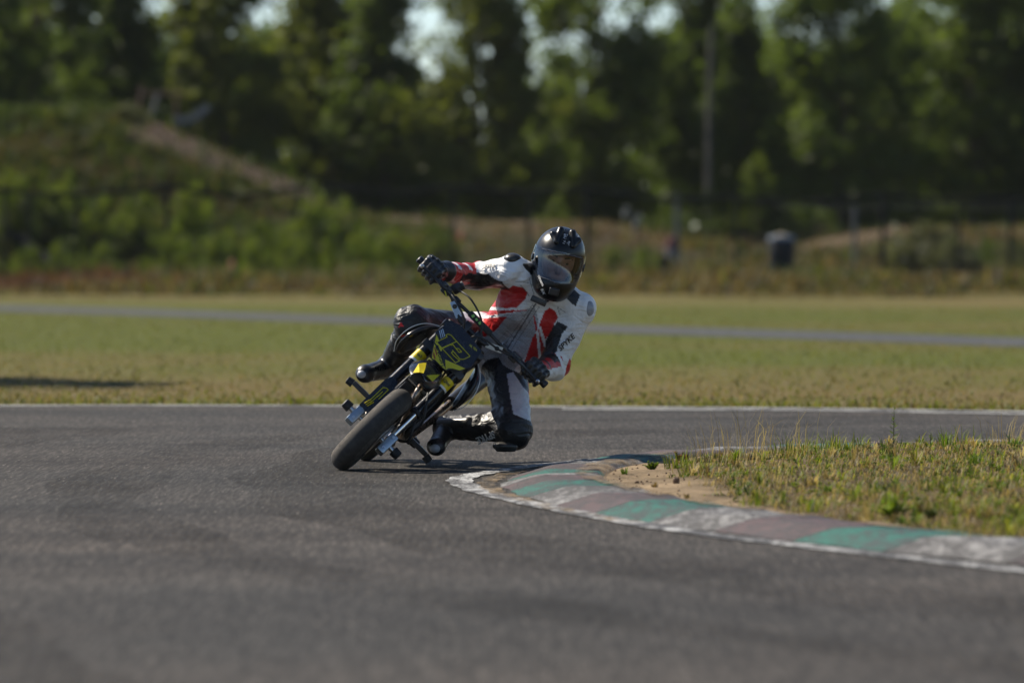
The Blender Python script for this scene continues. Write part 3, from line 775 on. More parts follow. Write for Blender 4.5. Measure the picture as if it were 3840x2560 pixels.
# blue barrel
M['barrel'] = mat('dark blue plastic drum', (.005, .007, .012), .7, var=.25, scale=3, spec=.2)
M['barrel_lid'] = mat('pale blue drum lid', (.10, .125, .16), .5, var=.2, scale=4)
M['sandy'] = mat('sand heap', (.26, .22, .16), .9, var=.2)
BY = 124.0; bx = (2930 - 1920) * BY / FPX
bz = CAMZ + (HOR - 890) * BY / FPX
bar = empty('plastic_barrel', (bx, BY, 0)); tag(bar, 'dark blue plastic barrel with a pale lid beside the fence', 'barrel')
bp = [(0.0, .001), (0.0, .26), (.05, .285), (.22, .29), (.25, .30), (.28, .29), (bz * .62, .29), (bz * .65, .30), (bz * .68, .29), (bz - .06, .285), (bz - .02, .27)]
MB().lathe(bp, (0, 0, 0), (0, 0, 1), 24).build('drum', M['barrel'], bar, True)
MB().lathe([(bz - .06, .293), (bz + .0, .293), (bz + .02, .28), (bz + .035, .20), (bz + .05, .001)], (0, 0, 0), (0, 0, 1), 24).build('lid', M['barrel_lid'], bar, True)
MB().lathe([(bz + .045, .15), (bz + .075, .10), (bz + .085, .001)], (.0, -.03, 0), (0, 0, 1), 14).build('lid_patch', M['sandy'], bar, True)

# marshal post box: a red topped dark cabinet far behind
M['red_dull'] = mat('faded red plastic', (.10, .018, .016), .6)
M['grey_dull'] = mat('grey plastic', (.14, .13, .14), .5)
ex = (2490 - 1920) * BY / FPX
ext = empty('fire_extinguisher', (ex, BY, 0)); tag(ext, 'red topped extinguisher on a dark stand by the grey fence post', 'extinguisher')
z1 = CAMZ + (HOR - 965) * BY / FPX; z2 = CAMZ + (HOR - 885) * BY / FPX
MB().tube([(0, 0, -.02), (0, 0, z1 + .02)], [.12, .10], 10).build('stand', M['fence_dark'], ext, True)
MB().lathe([(z1, .001), (z1, .10), (z1 + .22, .13), (z1 + .25, .05)], (0, 0, 0), (0.25, 0, 1), 14).build('tank', M['grey_dull'], ext, True)
MB().lathe([(z1 + .20, .125), (z2 - .02, .115), (z2, .05), (z2 + .01, .001)], (0, 0, 0), (0.2, 0, 1), 14).build('cap', M['red_dull'], ext, True)

# pole among the trees
pY = 147.0; pX = (2655 - 1920) * pY / FPX
gz = float(terrain(pX, pY))
po = MB().tube([(0, 0, -.2), (.02, 0, 3), (.09, 0, CAMZ + (HOR - 105) * pY / FPX - gz)], [.085, .075, .06], 12).build('wooden_pole', M['pole_wood'], None, True)
po.location = (pX, pY, gz); tag(po, 'straight grey wooden pole rising among the trees', 'pole')

# broken frame on the mound
MY = 141.0
def mp(px, py, dy=0): return Vector(((px - 1920) * (MY + dy) / FPX, dy, CAMZ + (HOR - py) * (MY + dy) / FPX))
M['bleached'] = mat('bleached timber', (.19, .185, .165), .85, var=.2, scale=6)
M['rusty'] = mat('rusty steel', (.14, .07, .05), .8, var=.35, scale=6)
fr = empty('broken_frame', (0, MY, 0)); tag(fr, 'broken frame of leaning posts with a top bar on the mound crest', 'frame')
MB().tube([mp(518, 470), mp(533, 322)], .04, 8).build('post', M['rusty'], fr)
MB().tube([mp(562, 475), mp(592, 352)], .05, 8).build('post', M['bleached'], fr)
MB().tube([mp(662, 470), mp(662, 350)], .03, 8).build('post', M['rusty'], fr)
MB().tube([mp(538, 350), mp(660, 352), mp(700, 356)], .028, 8).build('top_bar', M['rusty'], fr)
rl = MB()
a, b_, c = mp(650, 452), mp(715, 448), mp(785, 398)
for p0, p1 in ((a, b_), (b_, c)):
    dv = (p1 - p0).normalized(); up = Vector((-dv.z, 0, dv.x))
    rl.prism([p0 - up * .09, p1 - up * .09, p1 + up * .09, p0 + up * .09], (0, .03, 0))
o_ = rl.build('bent_board', M['bleached']); o_.location = (0, MY - .05, 0); tag(o_, 'bent pale board lying on the mound slope beside the broken frame', 'board')

# ------------------------------------------------------------------ plants and stones on the infield
M['stone'] = mat('brown stone', (.14, .085, .05), .9, var=.35, scale=40, bmp=.5, bscale=60)
def at_in(px, py):
    p = G(px, py, .06)
    for _ in range(4): p = G(px, py, float(infield_z(np.array(p.x), np.array(p.y))))
    return p
def weed(name, px, py, h, leaf, pairs, lb, cA, cB, lean=.05, seed=1, bushy=False):
    r = np.random.default_rng(seed); p = at_in(px, py)
    e = empty(name, p); tag(e, lb, 'plant')
    mb = MB(); st = []; Vs = []; k = 0
    stems = [(0, 0)] if not bushy else [(r.uniform(0, 6.28), r.uniform(.2, 1.0)) for _ in range(pairs)]
    P4 = []; C4 = []
    for (sa, sl) in stems:
        top = Vector((lean * h + math.cos(sa) * sl * h * .75, math.sin(sa) * sl * h * .75, h * (1 - .45 * sl) * (r.uniform(.45, 1.05) if bushy else 1)))
        pts = [Vector((0, 0, -.01)), top * .5 + Vector((0, 0, .06 * h)), top]
        mb.tube(pts, [.0028, .0022, .001], 5)
        nl = pairs * 2 if not bushy else 40
        for i in range(nl):
            t = .12 + .88 * i / nl; c = pts[0].lerp(top, t) + Vector((0, 0, .06 * h * math.sin(math.pi * t)))
            a = i * 2.4 + r.uniform(-.4, .4); L = leaf * (.62 if bushy else 1) * (1.15 - .6 * t) * r.uniform(.6, 1.3)
            d = Vector((math.cos(a), math.sin(a), r.uniform(.1, .9))).normalized(); s = d.cross(Vector((0, 0, 1))).normalized() * L * .20
            P4 += [c, c + d * L * .45 + s * (1.6 if bushy else 1), c + d * L, c + d * L * .45 - s * (1.6 if bushy else 1)]
            kk = r.uniform(0, 1); C4 += [np.array(cA) * (1 - kk) + np.array(cB) * kk] * 4
    mb.build('stem', M['stem'], e, True)
    n = len(P4) // 4; i = np.arange(n) * 4
    link('leaves', fmesh('leaves', [tuple(q) for q in P4], np.stack([i, i + 1, i + 2, i + 3], 1), M['blade'], np.array(C4)), e)
M['stem'] = mat('green stem', (.09, .09, .03), .7)
weed('tall_weed', 3350, 1683, .205, .034, 13, 'tall leafy weed standing above the infield grass, tallest one', (.05, .08, .015), (.10, .14, .025), .02, 3)
weed('small_weed', 3488, 1690, .075, .034, 4, 'small green sprout right of the tall weed', (.05, .09, .015), (.10, .14, .02), .02, 4)
weed('small_weed', 3785, 1688, .09, .03, 5, 'small green sprout near the right edge of the infield', (.05, .08, .015), (.10, .14, .02), .02, 5)
weed('small_weed', 3262, 1695, .06, .03, 4, 'small pale green sprout left of the tall weed', (.07, .11, .015), (.14, .17, .03), .02, 6)
weed('bushy_weed', 3350, 1948, .12, .030, 26, 'bushy bright green feathery weed behind the near kerb', (.10, .19, .008), (.26, .33, .015), 0, 7, True)
weed('bushy_weed', 3490, 1945, .055, .030, 9, 'dark green leafy clump right of the bushy weed', (.015, .03, .006), (.06, .08, .015), 0, 8, True)
weed('bushy_weed', 3560, 1820, .05, .03, 8, 'yellow green rosette in the middle of the infield grass', (.10, .14, .01), (.22, .22, .02), 0, 9, True)
weed('bushy_weed', 3800, 1960, .07, .03, 10, 'green weed clump at the right edge behind the kerb', (.05, .08, .012), (.12, .15, .02), 0, 10, True)
weed('bushy_weed', 2830, 1880, .05, .03, 8, 'yellow green weed beside the sand strip', (.09, .11, .012), (.22, .20, .02), 0, 11, True)
weed('creeping_plant', 2445, 1760, .05, .03, 12, 'low creeping green plant at the tip of the sand patch', (.05, .09, .012), (.12, .16, .02), 0, 12, True)
weed('creeping_plant', 2545, 1738, .07, .03, 12, 'low plant with reddish leaves beside the sand patch', (.06, .09, .012), (.28, .07, .02), 0, 13, True)
def stone(px, py, s, lb, seed):
    bm = bmesh.new(); bmesh.ops.create_icosphere(bm, subdivisions=2, radius=1)
    r = np.random.default_rng(seed)
    for v in bm.verts: v.co = Vector((v.co.x * s[0], v.co.y * s[1], v.co.z * s[2])) * r.uniform(.82, 1.12)
    me = bpy.data.meshes.new('stone'); bm.to_mesh(me); bm.free(); me.materials.append(M['stone'])
    o = link('stone', me); p = at_in(px, py); o.location = (p.x, p.y, p.z + s[2] * .5); o.rotation_euler = (0, .3, seed); tag(o, lb, 'stone')
pb_ = MB(); rp_ = np.random.default_rng(91)
for _ in range(170):
    yy_ = rp_.uniform(20.5, 25.4); xx_ = float(x_in(yy_)) + rp_.uniform(.0, .5); zz_ = float(infield_z(np.array(xx_), np.array(yy_))); r0 = rp_.uniform(.002, .006)
    pb_.lathe([(-r0, .0003), (-r0 * .4, r0), (r0 * .5, r0 * .8), (r0 * .8, .0003)], (xx_, yy_, zz_ + r0 * .4), (rp_.normal(), rp_.normal(), 2), 6)
tag(pb_.build('sand_grit', M['stone']), 'fine dark grit scattered over the sand patch', 'grit', kind='stuff')
stone(2535, 1812, (.016, .014, .020), 'brown stone lying on the sand patch', 1)
stone(2388, 1810, (.011, .010, .006), 'small dark pebble on the sand left of the brown stone', 2)
stone(2425, 1806, (.007, .007, .004), 'tiny dark pebble between the pebble and the brown stone', 3)
stone(2372, 1828, (.008, .006, .004), 'tiny dark pebble nearest the kerb on the sand', 4)

# ------------------------------------------------------------------ thin summer air between here and the trees
hz = MB().box((0, 90, 9), (150, 270, 22)).build('haze', bpy.data.materials.new('haze air')); hm = hz.data.materials[0]
hm.use_nodes = True; hn = hm.node_tree; hn.nodes.remove(hn.nodes['Principled BSDF'])
pv = hn.nodes.new('ShaderNodeVolumePrincipled'); pv.inputs['Color'].default_value = (.86, .92, .90, 1); pv.inputs['Density'].default_value = .00008
hn.links.new(pv.outputs[0], hn.nodes['Material Output'].inputs['Volume'])
tag(hz, kind='stuff', label='thin pale summer haze over the circuit', cat='haze')
# ------------------------------------------------------------------ motorcycle
LEAN = math.radians(44.8); YAW = math.radians(-4.0); TR = .054
BX, BY0 = (1287 - 1920) * 25.5 / FPX, 25.5
BIKE = Matrix.Translation((BX, BY0, TR + .004)) @ Matrix.Rotation(YAW, 4, 'Z') @ Matrix.Rotation(LEAN, 4, 'Y') @ Matrix.Translation((0, 0, -TR))
BINV = BIKE.inverted()
def bw(x, y, z): return BIKE @ Vector((x, y, z))         # bike-local -> world
def bl(px, py, a=.1, b=0.0):
    """bike-local point seen at (px,py) on the local plane y = a + b*z"""
    o = BINV @ Vector((0, 0, CAMZ)); d = (BINV @ W(px, py, 26.0)) - o
    t = (a + b * o.z - o.y) / (d.y - b * d.z)
    return o + d * t
bike = empty('motorcycle'); bike.matrix_world = BIKE
tag(bike, 'small black and yellow supermoto bike leaned hard into the corner, number 13 plate', 'motorcycle')

M['rubber'] = mat('scrubbed tyre rubber', (.050, .046, .042), .8, var=.4, scale=30, spec=.3, bmp=.25, bscale=220, bdist=.001)
M['rubber_dusty'] = mat('scrubbed dusty tyre edge', (.085, .076, .066), .9, var=.5, scale=45, spec=.2, bmp=.5, bscale=160, bdist=.002)
M['rubber_soft'] = mat('black rubber', (.015, .015, .016), .6, var=.2)
M['black'] = mat('gloss black plastic', (.010, .010, .012), .22, var=.2, rvar=.06)
M['satin'] = mat('satin black metal', (.012, .012, .014), .38, var=.2, spec=.6)
M['navy'] = mat('dark navy decal plastic', (.010, .012, .020), .25, var=.2, rvar=.06)
M['yellow'] = mat('yellow decal', (.72, .55, .006), .38, var=.08)
M['yellow_dark'] = mat('acid yellow print', (.50, .46, .012), .4, var=.08)
M['red_print'] = mat('dark red print', (.22, .012, .008), .4)
M['alu'] = mat('milled aluminium', (.52, .53, .54), .32, 1.0, var=.15)
M['alu_blue'] = mat('brushed fork lug', (.34, .40, .46), .4, .9, var=.15)
M['chrome'] = mat('chromed tube', (.75, .74, .72), .12, 1.0, var=.05, rvar=.04)
M['engine'] = mat('engine casting', (.055, .053, .052), .5, .6, var=.35, scale=40, bmp=.3, bscale=80)
M['pipe'] = mat('heated exhaust pipe', (.40, .31, .24), .3, 1.0, var=.2)
M['disc'] = mat('steel brake disc', (.30, .28, .26), .35, 1.0, var=.2)
M['gold'] = mat('gold chain', (.55, .38, .08), .4, .8)
M['white_gloss'] = mat('white sticker', (.72, .72, .70), .4, var=.05)
M['pale_blue'] = mat('pale blue sticker', (.40, .52, .66), .35, var=.05)
M['cream'] = mat('cream sticker', (.62, .58, .47), .4, var=.05)
M['spring'] = mat('yellow spring', (.55, .36, .01), .4)
M['lime'] = mat('lime print', (.25, .60, .12), .4)

RK = math.radians(24.0); FD = Vector((0, math.sin(RK), math.cos(RK)))
FN = Vector((0, -math.cos(RK), math.sin(RK)))            # faces forwards, square to the fork
def fk(s, x=0.0, n=0.0): return Vector((x, 0, .235)) + FD * s + FN * n

def wheel(name_label, y, rw, steer=0):
    hub = MB().lathe([(-.06, .012), (-.06, .03), (-.045, .04), (.045, .04), (.06, .03), (.06, .012)], (0, y, .235), (1, 0, 0), 20).build('wheel', M['satin'], bike, True)
    hub['label'] = name_label
    R, n = .235, 14
    prof = [(-rw * .72, .150), (-rw * .86, .165)]
    for a in np.linspace(-108, 108, n * 2 + 1):
        prof.append((rw * math.sin(math.radians(a)), (R - rw) + rw * math.cos(math.radians(a)) * (1.0)))
    prof += [(rw * .86, .165), (rw * .72, .150)]
    ty_ = MB().lathe(prof, (0, y, .235), (1, 0, 0), 72).build('tyre', M['rubber'], hub, True)
    ty_.data.materials.append(M['rubber_dusty'])
    for p_ in ty_.data.polygons:
        if abs(p_.center.x) > rw * .72 and (Vector((0, p_.center.y - y, p_.center.z - .235)).length > .178): p_.material_index = 1
    MB().lathe([(-rw * .80, .163), (-rw * .80, .155), (-rw * .6, .146), (-.02, .128), (.02, .128), (rw * .6, .146), (rw * .80, .155), (rw * .80, .163), (rw * .7, .150), (.015, .134), (-.015, .134), (-rw * .7, .150)], (0, y, .235), (1, 0, 0), 56, True).build('rim', M['satin'], hub, True)
    for k in range(6):
        a = k * math.pi / 3 + .3
        MB().tube([(0, y + .035 * math.cos(a), .235 + .035 * math.sin(a)), (0, y + .085 * math.cos(a), .235 + .085 * math.sin(a)), (0, y + .131 * math.cos(a), .235 + .131 * math.sin(a))], [.016, .012, .015], 8).build('spoke', M['satin'], hub, True)
    return hub
fw = wheel('front wheel with a wide worn slick tyre', 0.0, .054)
rw_ = wheel('rear wheel behind the front one', 1.07, .056)
# brake disc on the rider's left
hd = []
MB().lathe([(.054, .055), (.054, .100), (.058, .100), (.058, .055)], (0, 0, .235), (1, 0, 0), 40, True).build('brake_disc', M['disc'], fw, True)
MB().box((.066, .085, .262), (.035, .055, .085), Matrix.Rotation(-.5, 3, 'X'), .008).build('brake_caliper', M['alu'], bike, True)
MB().lathe([(-.054, .055), (-.054, .085), (-.058, .085), (-.058, .055)], (0, 1.07, .235), (1, 0, 0), 40, True).build('brake_disc', M['disc'], rw_, True)

for sx in (-1, 1):
    x = .087 * sx
    leg = MB().tube([fk(.20, x), fk(.63, x)], .0265, 20).build('fork_tube', M['black'], bike, True)
    MB().tube([fk(.375, x), fk(.425, x)], .0285, 20).build('band', M['yellow'], leg, True)
    MB().tube([fk(.366, x), fk(.376, x)], .0289, 20).build('band_edge', M['white_gloss'], leg, True)
    MB().tube([fk(.195, x), fk(.21, x)], .0295, 18).build('dust_seal', M['rubber_soft'], leg, True)
    MB().tube([fk(.02, x), fk(.21, x)], .0185, 16).build('fork_slider', M['chrome'], bike, True)
    lug = MB().box(fk(0.0, x * 1.10), (.040, .058, .105), Matrix.Rotation(-RK, 3, 'X'), .007).build('axle_lug', M['alu_blue'], bike, True)
    MB().tube([fk(.035, x * 1.10, .034) - Vector((.0, 0, 0)), fk(.035, x * 1.10, .026)], .007, 8).build('bolt', M['alu'], lug)
    MB().tube([fk(-.03, x * 1.10, .034), fk(-.03, x * 1.10, .026)], .007, 8).build('bolt', M['alu'], lug)
    MB().tube([(x * 1.3, 0, .235), (.150 * sx, 0, .235)], [.012, .012], 10).build('axle_end', M['alu'], bike, True)
    MB().lathe([(0, .001), (0, .022), (.004, .024), (.034, .022), (.038, .016), (.038, .001)], (.135 * sx, 0, .235), (sx, 0, 0), 20).build('axle_slider', M['rubber_soft'], bike, True)
    # fork guard with print, ahead of the slider
    if sx > 0: continue
    g = MB().prism([fk(.03, x - .028 * sx * -.2, .030) + Vector((-.024, 0, 0)), fk(.03, x, .030) + Vector((.024, 0, 0)), fk(.20, x, .034) + Vector((.030, 0, 0)), fk(.235, x, .034) + Vector((.018, 0, 0)), fk(.235, x, .034) + Vector((-.018, 0, 0)), fk(.20, x, .034) + Vector((-.030, 0, 0))], FN * .004)
    gd = g.build('fork_guard', M['navy'], bike)
    q = MB()
    for (a0, b0, a1, b1) in [(.085, -.010, .165, -.010), (.165, -.010, .175, .004), (.175, .004, .175, .014), (.175, .014, .11, .014), (.11, .002, .15, .002), (.07, .000, .12, .000)]:
        q.tube([fk(a0, x + b0, .0395), fk(a1, x + b1, .0395)], .0022, 4)
    q.build('print', M['yellow_dark'], gd)
    q = MB()
    for k in range(3): q.tube([fk(.05 + k * .0, x - .018 + k * .009, .0395), fk(.085, x - .010 + k * .009, .0395)], .0026, 4)
    q.build('print', M['yellow'], gd)
axle = MB().tube([(-.1, 0, .235), (.1, 0, .235)], .010, 10).build('axle', M['alu'], bike, True)
# clamps and stem
for s_, t_ in ((.47, .036), (.605, .032)):
    MB().box(fk(s_, 0, -.01), (.245, .075, t_), Matrix.Rotation(-RK, 3, 'X'), .008).build('triple_clamp', M['satin'], bike, True)
MB().tube([fk(.44, 0, -.03), fk(.63, 0, -.03)], .024, 14).build('steering_stem', M['satin'], bike, True)

# handlebar with crossbar
def bez(pts, n=8): 
    c = catmull([tuple(p) for p in pts], n) if len(pts[0]) == 2 else None
    P = [np.array(p, float) for p in pts]; P = [2 * P[0] - P[1]] + P + [2 * P[-1] - P[-2]]; out = []
    for i in range(1, len(P) - 2):
        for t in np.linspace(0, 1, n, endpoint=False):
            a, b, c, d = P[i - 1:i + 3]
            out.append(.5 * (2 * b + (c - a) * t + (2 * a - 5 * b + 4 * c - d) * t * t + (3 * b - a - 3 * c + d) * t ** 3))
    out.append(P[-2]); return [tuple(q) for q in out]
hb = [(-.385, .335, .905), (-.25, .31, .900), (-.17, .295, .892), (-.085, .272, .848), (0, .268, .842), (.085, .272, .848), (.17, .295, .892), (.25, .31, .900), (.385, .335, .905)]
bar = MB().tube(bez(hb, 6), .0125, 12).build('handlebar', M['satin'], bike, True)
MB().tube([(-.15, .288, .893), (0, .280, .898), (.15, .288, .893)], .0085, 10).build('crossbar', M['satin'], bar, True)
for sx in (-1, 1):
    MB().tube([(.135 * sx, .284, .893), (.165 * sx, .292, .893)], .018, 12).build('crossbar_clamp', M['satin'], bar, True)
    MB().tube([(.27 * sx, .314, .9008), (.392 * sx, .3362, .9052)], [.0165] * 2, 14).build('grip', M['rubber_soft'], bike, True)
    MB().lathe([(0, .001), (0, .018), (.014, .018), (.018, .012), (.018, .001)], (.392 * sx, .3362, .9052), (sx, 0, 0), 16).build('bar_end', M['satin'], bike, True)
    MB().box((.215 * sx, .295, .897), (.045, .040, .045), None, .008).build('lever_perch', M['satin'], bike, True)
    MB().tube(bez([(.205 * sx, .270, .900), (.235 * sx, .250, .899), (.29 * sx, .262, .900), (.36 * sx, .262, .898)], 5), [.008] * 15 + [.010], 8).build('lever', M['satin'], bike, True)
    MB().lathe([(-.011, .001), (-.009, .007), (0, .011), (.009, .007), (.011, .001)], (.368 * sx, .262, .898), (1, 0, 0), 12).build('lever_ball', M['alu'], bike, True)
    MB().box((.034 * sx, .272, .838), (.035, .045, .052), Matrix.Rotation(-RK, 3, 'X'), .006).build('bar_clamp', M['satin'], bike, True)
    st = MB().box((.122 * sx, .266, .866), (.078, .006, .030), Matrix.Rotation(-.42 * sx, 3, 'Y') @ Matrix.Rotation(-.3, 3, 'X'), .003).build('bar_sticker', M['pale_blue'] if sx < 0 else M['cream'], bar, True)
    MB().lathe([(-.002, .001), (-.002, .011), (.002, .011), (.002, .001)], (.135 * sx, .2615, .872), (0, 1, 0), 14).build('emblem', M['satin'], bar)
MB().lathe([(0, .001), (0, .020), (.006, .024), (.040, .022), (.046, .016), (.046, .001)], (-.195, .300, .915), (.35, 0, 1), 18).build('brake_reservoir', M['satin'], bike, True)
MB().lathe([(.046, .001), (.046, .021), (.056, .020), (.058, .001)], (-.195, .300, .915), (.35, 0, 1), 18).build('reservoir_cap', M['satin'], bike, True)
sw = MB().box((-.235, .275, .905), (.030, .035, .034), None, .006).build('throttle_housing', M['navy'], bike, True)
MB().box((-.237, .256, .897), (.020, .003, .008), None).build('print', M['yellow_dark'], sw)
MB().box((-.205, .252, .885), (.026, .003, .006), Matrix.Rotation(.5, 3, 'Y')).build('print', M['yellow_dark'], sw)
MB().box((.235, .280, .905), (.030, .035, .034), None, .006).build('switch_block', M['satin'], bike, True)
pad = MB().box((0, .268, .899), (.14, .030, .030), None, .010).build('bar_pad', M['rubber_soft'], bar, True)
for k in range(3): MB().box((-.045 + .022 * k, .2515, .901), (.012, .002, .014 - .004 * (k == 1)), Matrix.Rotation(.3, 3, 'Y')).build('print', M['lime'], bar)
# cables and hoses
for pts, r_ in [([(-.225, .27, .90), (-.16, .20, .90), (-.05, .17, .86), (-.02, .24, .76), (-.03, .36, .62)], .005), ([(.215, .27, .895), (.15, .19, .88), (.03, .16, .85), (.03, .25, .74), (.05, .38, .55)], .005),
                ([(-.20, .28, .93), (-.10, .2, .95), (.02, .2, .90), (.06, .2, .78), (.10, .17, .62), (.115, .10, .45), (.10, .06, .33), (.075, .08, .29)], .0045),
                ([(.10, .1, .40), (.13, .05, .36), (.15, .06, .31), (.12, .10, .28), (.08, .10, .27)], .0065), ([(.06, .12, .52), (.11, .06, .46), (.14, .07, .40), (.13, .12, .34)], .006)]:
    MB().tube(bez(pts, 6), r_, 7).build('hose', M['rubber_soft'], bike, True)

# number plate ahead of the fork, outline taken from the photo on the fork's own slope
PB = math.tan(RK); PA = .070 - PB * .68
def pp(px, py, n=0.0): return bl(px, py, PA, PB) + FN * n
pl = [(1634, 1244), (1662, 1221), (1692, 1203), (1726, 1218), (1765, 1263), (1806, 1316), (1792, 1338), (1768, 1374), (1745, 1383), (1723, 1390), (1698, 1384), (1671, 1389), (1648, 1368), (1619, 1344), (1627, 1283)]
plate = MB().prism([pp(*p) for p in pl], FN * -.005).build('number_plate', M['navy'], bike)
def zp(a, b): return (a / 7.127 + 1560, b / 7.127 + 1180)
def decal(polys, m, n=.0015, name='print', par=None, base=pp):
    mb = MB()
    for p in polys: mb.prism([base(*zp(*q), n) for q in p], FN * .0008)
    return mb.build(name, m, par or plate)
decal([[(545, 520), (612, 685), (500, 745)], [(500, 745), (560, 735), (705, 890), (690, 972), (625, 962), (600, 860)], [(425, 1165), (490, 780), (600, 975), (790, 1470), (690, 1390), (520, 1215)],
       [(775, 1195), (1320, 1438), (1160, 1488), (1000, 1438), (860, 1430), (795, 1478)]], M['yellow_dark'], .0012)
decal([[(452, 1070), (470, 985), (520, 1150), (500, 1215)], [(485, 900), (500, 860), (570, 1060), (545, 1100)]], M['red_print'], .0022)
def strokes(lines, m, w=.0021, n=.0020, base=pp, par=None):
    mb = MB()
    for ln in lines:
        for a, b_ in zip(ln[:-1], ln[1:]): mb.tube([base(*zp(*a), n), base(*zp(*b_), n)], w, 5)
    return mb.build('number_print', m, par or plate)
strokes([[(560, 725), (830, 590), (790, 545), (850, 518), (930, 545), (1440, 1110), (1280, 1190), (1175, 1190), (965, 945)],
         [(690, 890), (960, 770), (1095, 710)], [(960, 770), (1140, 1005), (1220, 995), (1135, 905), (1080, 905)],
         [(700, 905), (900, 805), (970, 815)], [(700, 905), (1050, 1285), (1165, 1230), (1010, 1100), (940, 1015), (990, 985)]], M['yellow_dark'])
decal([[(610, 420), (635, 430), (680, 620), (665, 640)], [(655, 400), (680, 405), (730, 600), (712, 612)], [(695, 372), (722, 385), (775, 572), (757, 585)]], M['pale_blue'], .0014)

def text_mesh(txt, size, depth, m, shear=0.0):
    cu = bpy.data.curves.new('txt', 'FONT'); cu.body = txt; cu.size = size; cu.extrude = depth; cu.align_x = 'CENTER'; cu.align_y = 'CENTER'; cu.shear = shear
    cu.resolution_u = 2; cu.offset = size * .025
    ob = bpy.data.objects.new('txt', cu); COL.objects.link(ob)
    dg = bpy.context.evaluated_depsgraph_get(); me = bpy.data.meshes.new_from_object(ob.evaluated_get(dg))
    bpy.data.objects.remove(ob); bpy.data.curves.remove(cu)
    me.materials.clear(); me.materials.append(m)
    return me
def place_text(me, name, origin, xdir, ydir, parent, inv=None):
    x = Vector(xdir).normalized(); y = Vector(ydir); y = (y - x * y.dot(x)).normalized(); z = x.cross(y)
    o = link(name, me, parent)
    mt = Matrix((x, y, z)).transposed().to_4x4(); mt.translation = Vector(origin)
    o.matrix_local = mt
    return o
# lettering on the plate, bands and shroud
a, b_ = pp(*zp(560, 800), .003), pp(*zp(740, 1380), .003)
place_text(text_mesh('UCOND', .027, .0004, M['navy']), 'lettering', (a + b_) / 2, a - b_, Vector((-1, 0, .2)), plate)
a, b_ = pp(*zp(1360, 760), .003), pp(*zp(1690, 1010), .003)
place_text(text_mesh('NL TEA', .013, .0004, M['yellow_dark']), 'lettering', (a + b_) / 2, b_ - a, FD, plate)
for sx, tx in ((-1, 'te3'), (1, 'Qloc')):
    place_text(text_mesh(tx, .020, .0004, M['satin']), 'lettering', fk(.40, .087 * sx, .0292), (1, 0, 0), FD, bike)

# front mudguard: curved shell above the tyre
rows = []
for t in np.linspace(0, 1, 9):
    an = math.radians(-22 + 92 * t); w_ = .050 + .022 * math.sin(math.pi * min(1, t * 1.15))
    if t < .12: w_ *= .62
    r_ = .300 + .02 * t
    c = Vector((0, -r_ * math.cos(an) * .98 + .30 * 0, .235 + .06 + r_ * math.sin(an)))
    c = Vector((0, .02 - .23 * (1 - t) ** 1.1 + .20 * t, .585 + .018 * math.sin(math.pi * t) + .050 * t))
    rows.append([(w_ * u * 1.15, c.y, c.z - .020 * abs(u) ** 1.5 - .022 * (abs(u) > .99)) for u in np.linspace(-1, 1, 9)])
mg = MB().grid(rows).build('front_mudguard', M['navy'], bike, True); solidify(mg, .004); subdiv(mg, 1)
def mgp(u, t, lift=.008):
    k = t * 8; i = min(7, int(k)); f = k - i; r0, r1 = rows[i], rows[i + 1]; kk = (u + 1) * 4; j = min(7, int(kk)); g = kk - j
    a = Vector(r0[j]).lerp(Vector(r0[j + 1]), g); b = Vector(r1[j]).lerp(Vector(r1[j + 1]), g)
    return a.lerp(b, f) + Vector((0, -lift, lift))
q = MB(); q.add([mgp(-.92, .02), mgp(-.5, .0), mgp(-.05, .02), mgp(-.25, .22), mgp(-.42, .40), mgp(-.7, .22)], [(0, 1, 5), (1, 2, 3), (1, 3, 5), (3, 4, 5)]); q.build('print', M['yellow'], mg)
q = MB(); q.add([mgp(.25, .05), mgp(.75, .12), mgp(.55, .5)], [(0, 1, 2)]); q.build('print', M['yellow_dark'], mg)
# nose plates under the plate, beside the mudguard
for sx in (-1, 1):
    rows2 = []
    zs = [.53, .575, .63, .685, .73, .765]; xf = [.190, .212, .214, .200, .168, .11]; yf = [.315, .255, .225, .235, .265, .31]
    xr = [.165, .150, .135, .125, .112, .09]; yr = [.42, .50, .54, .55, .53, .50]
    for i in range(6):
        rows2.append([(sx * (xf[i] - .055 * (1 - abs(i - 2.5) / 4)), yf[i] + .030, zs[i]), (sx * xf[i], yf[i], zs[i]), (sx * (xf[i] * .6 + xr[i] * .4 + .006), yf[i] * .6 + yr[i] * .4, zs[i]), (sx * xr[i], yr[i], zs[i])])
    sh = MB().grid(rows2).build('side_shroud', M['black'], bike, True); solidify(sh, .004); subdiv(sh, 2)
    q = MB(); q.tube(bez([(sx * (xf[i] + .001), yf[i] - .002, zs[i]) for i in range(6)], 5), .0022, 5); q.build('shroud_edge', M['white_gloss'], sh, True)
tank = MB()
rows3 = []
for t in np.linspace(0, 1, 9):
    y_ = .28 + .36 * t; w_ = .075 + .045 * math.sin(math.pi * min(1, .25 + t * .75)); z_ = .80 - .06 * t
    rows3.append([(w_ * math.cos(a), y_, z_ - .14 + (.14 if math.sin(a) > 0 else .10) * math.sin(a)) for a in np.linspace(0, 2 * math.pi, 17)])
tk = tank.grid(rows3).build('fuel_tank', M['black'], bike, True); subdiv(tk, 1)
seat = MB()
rows4 = []
for t in np.linspace(0, 1, 9):
    y_ = .60 + .56 * t; w_ = .075 + .04 * t - .03 * max(0, t - .7); z_ = .735 + .03 * t * t + .035 * t
    rows4.append([(w_ * math.cos(a), y_, z_ - .04 + .04 * math.sin(a)) for a in np.linspace(0, 2 * math.pi, 15)])
se = seat.grid(rows4).build('seat', M['rubber_soft'], bike, True); subdiv(se, 1)
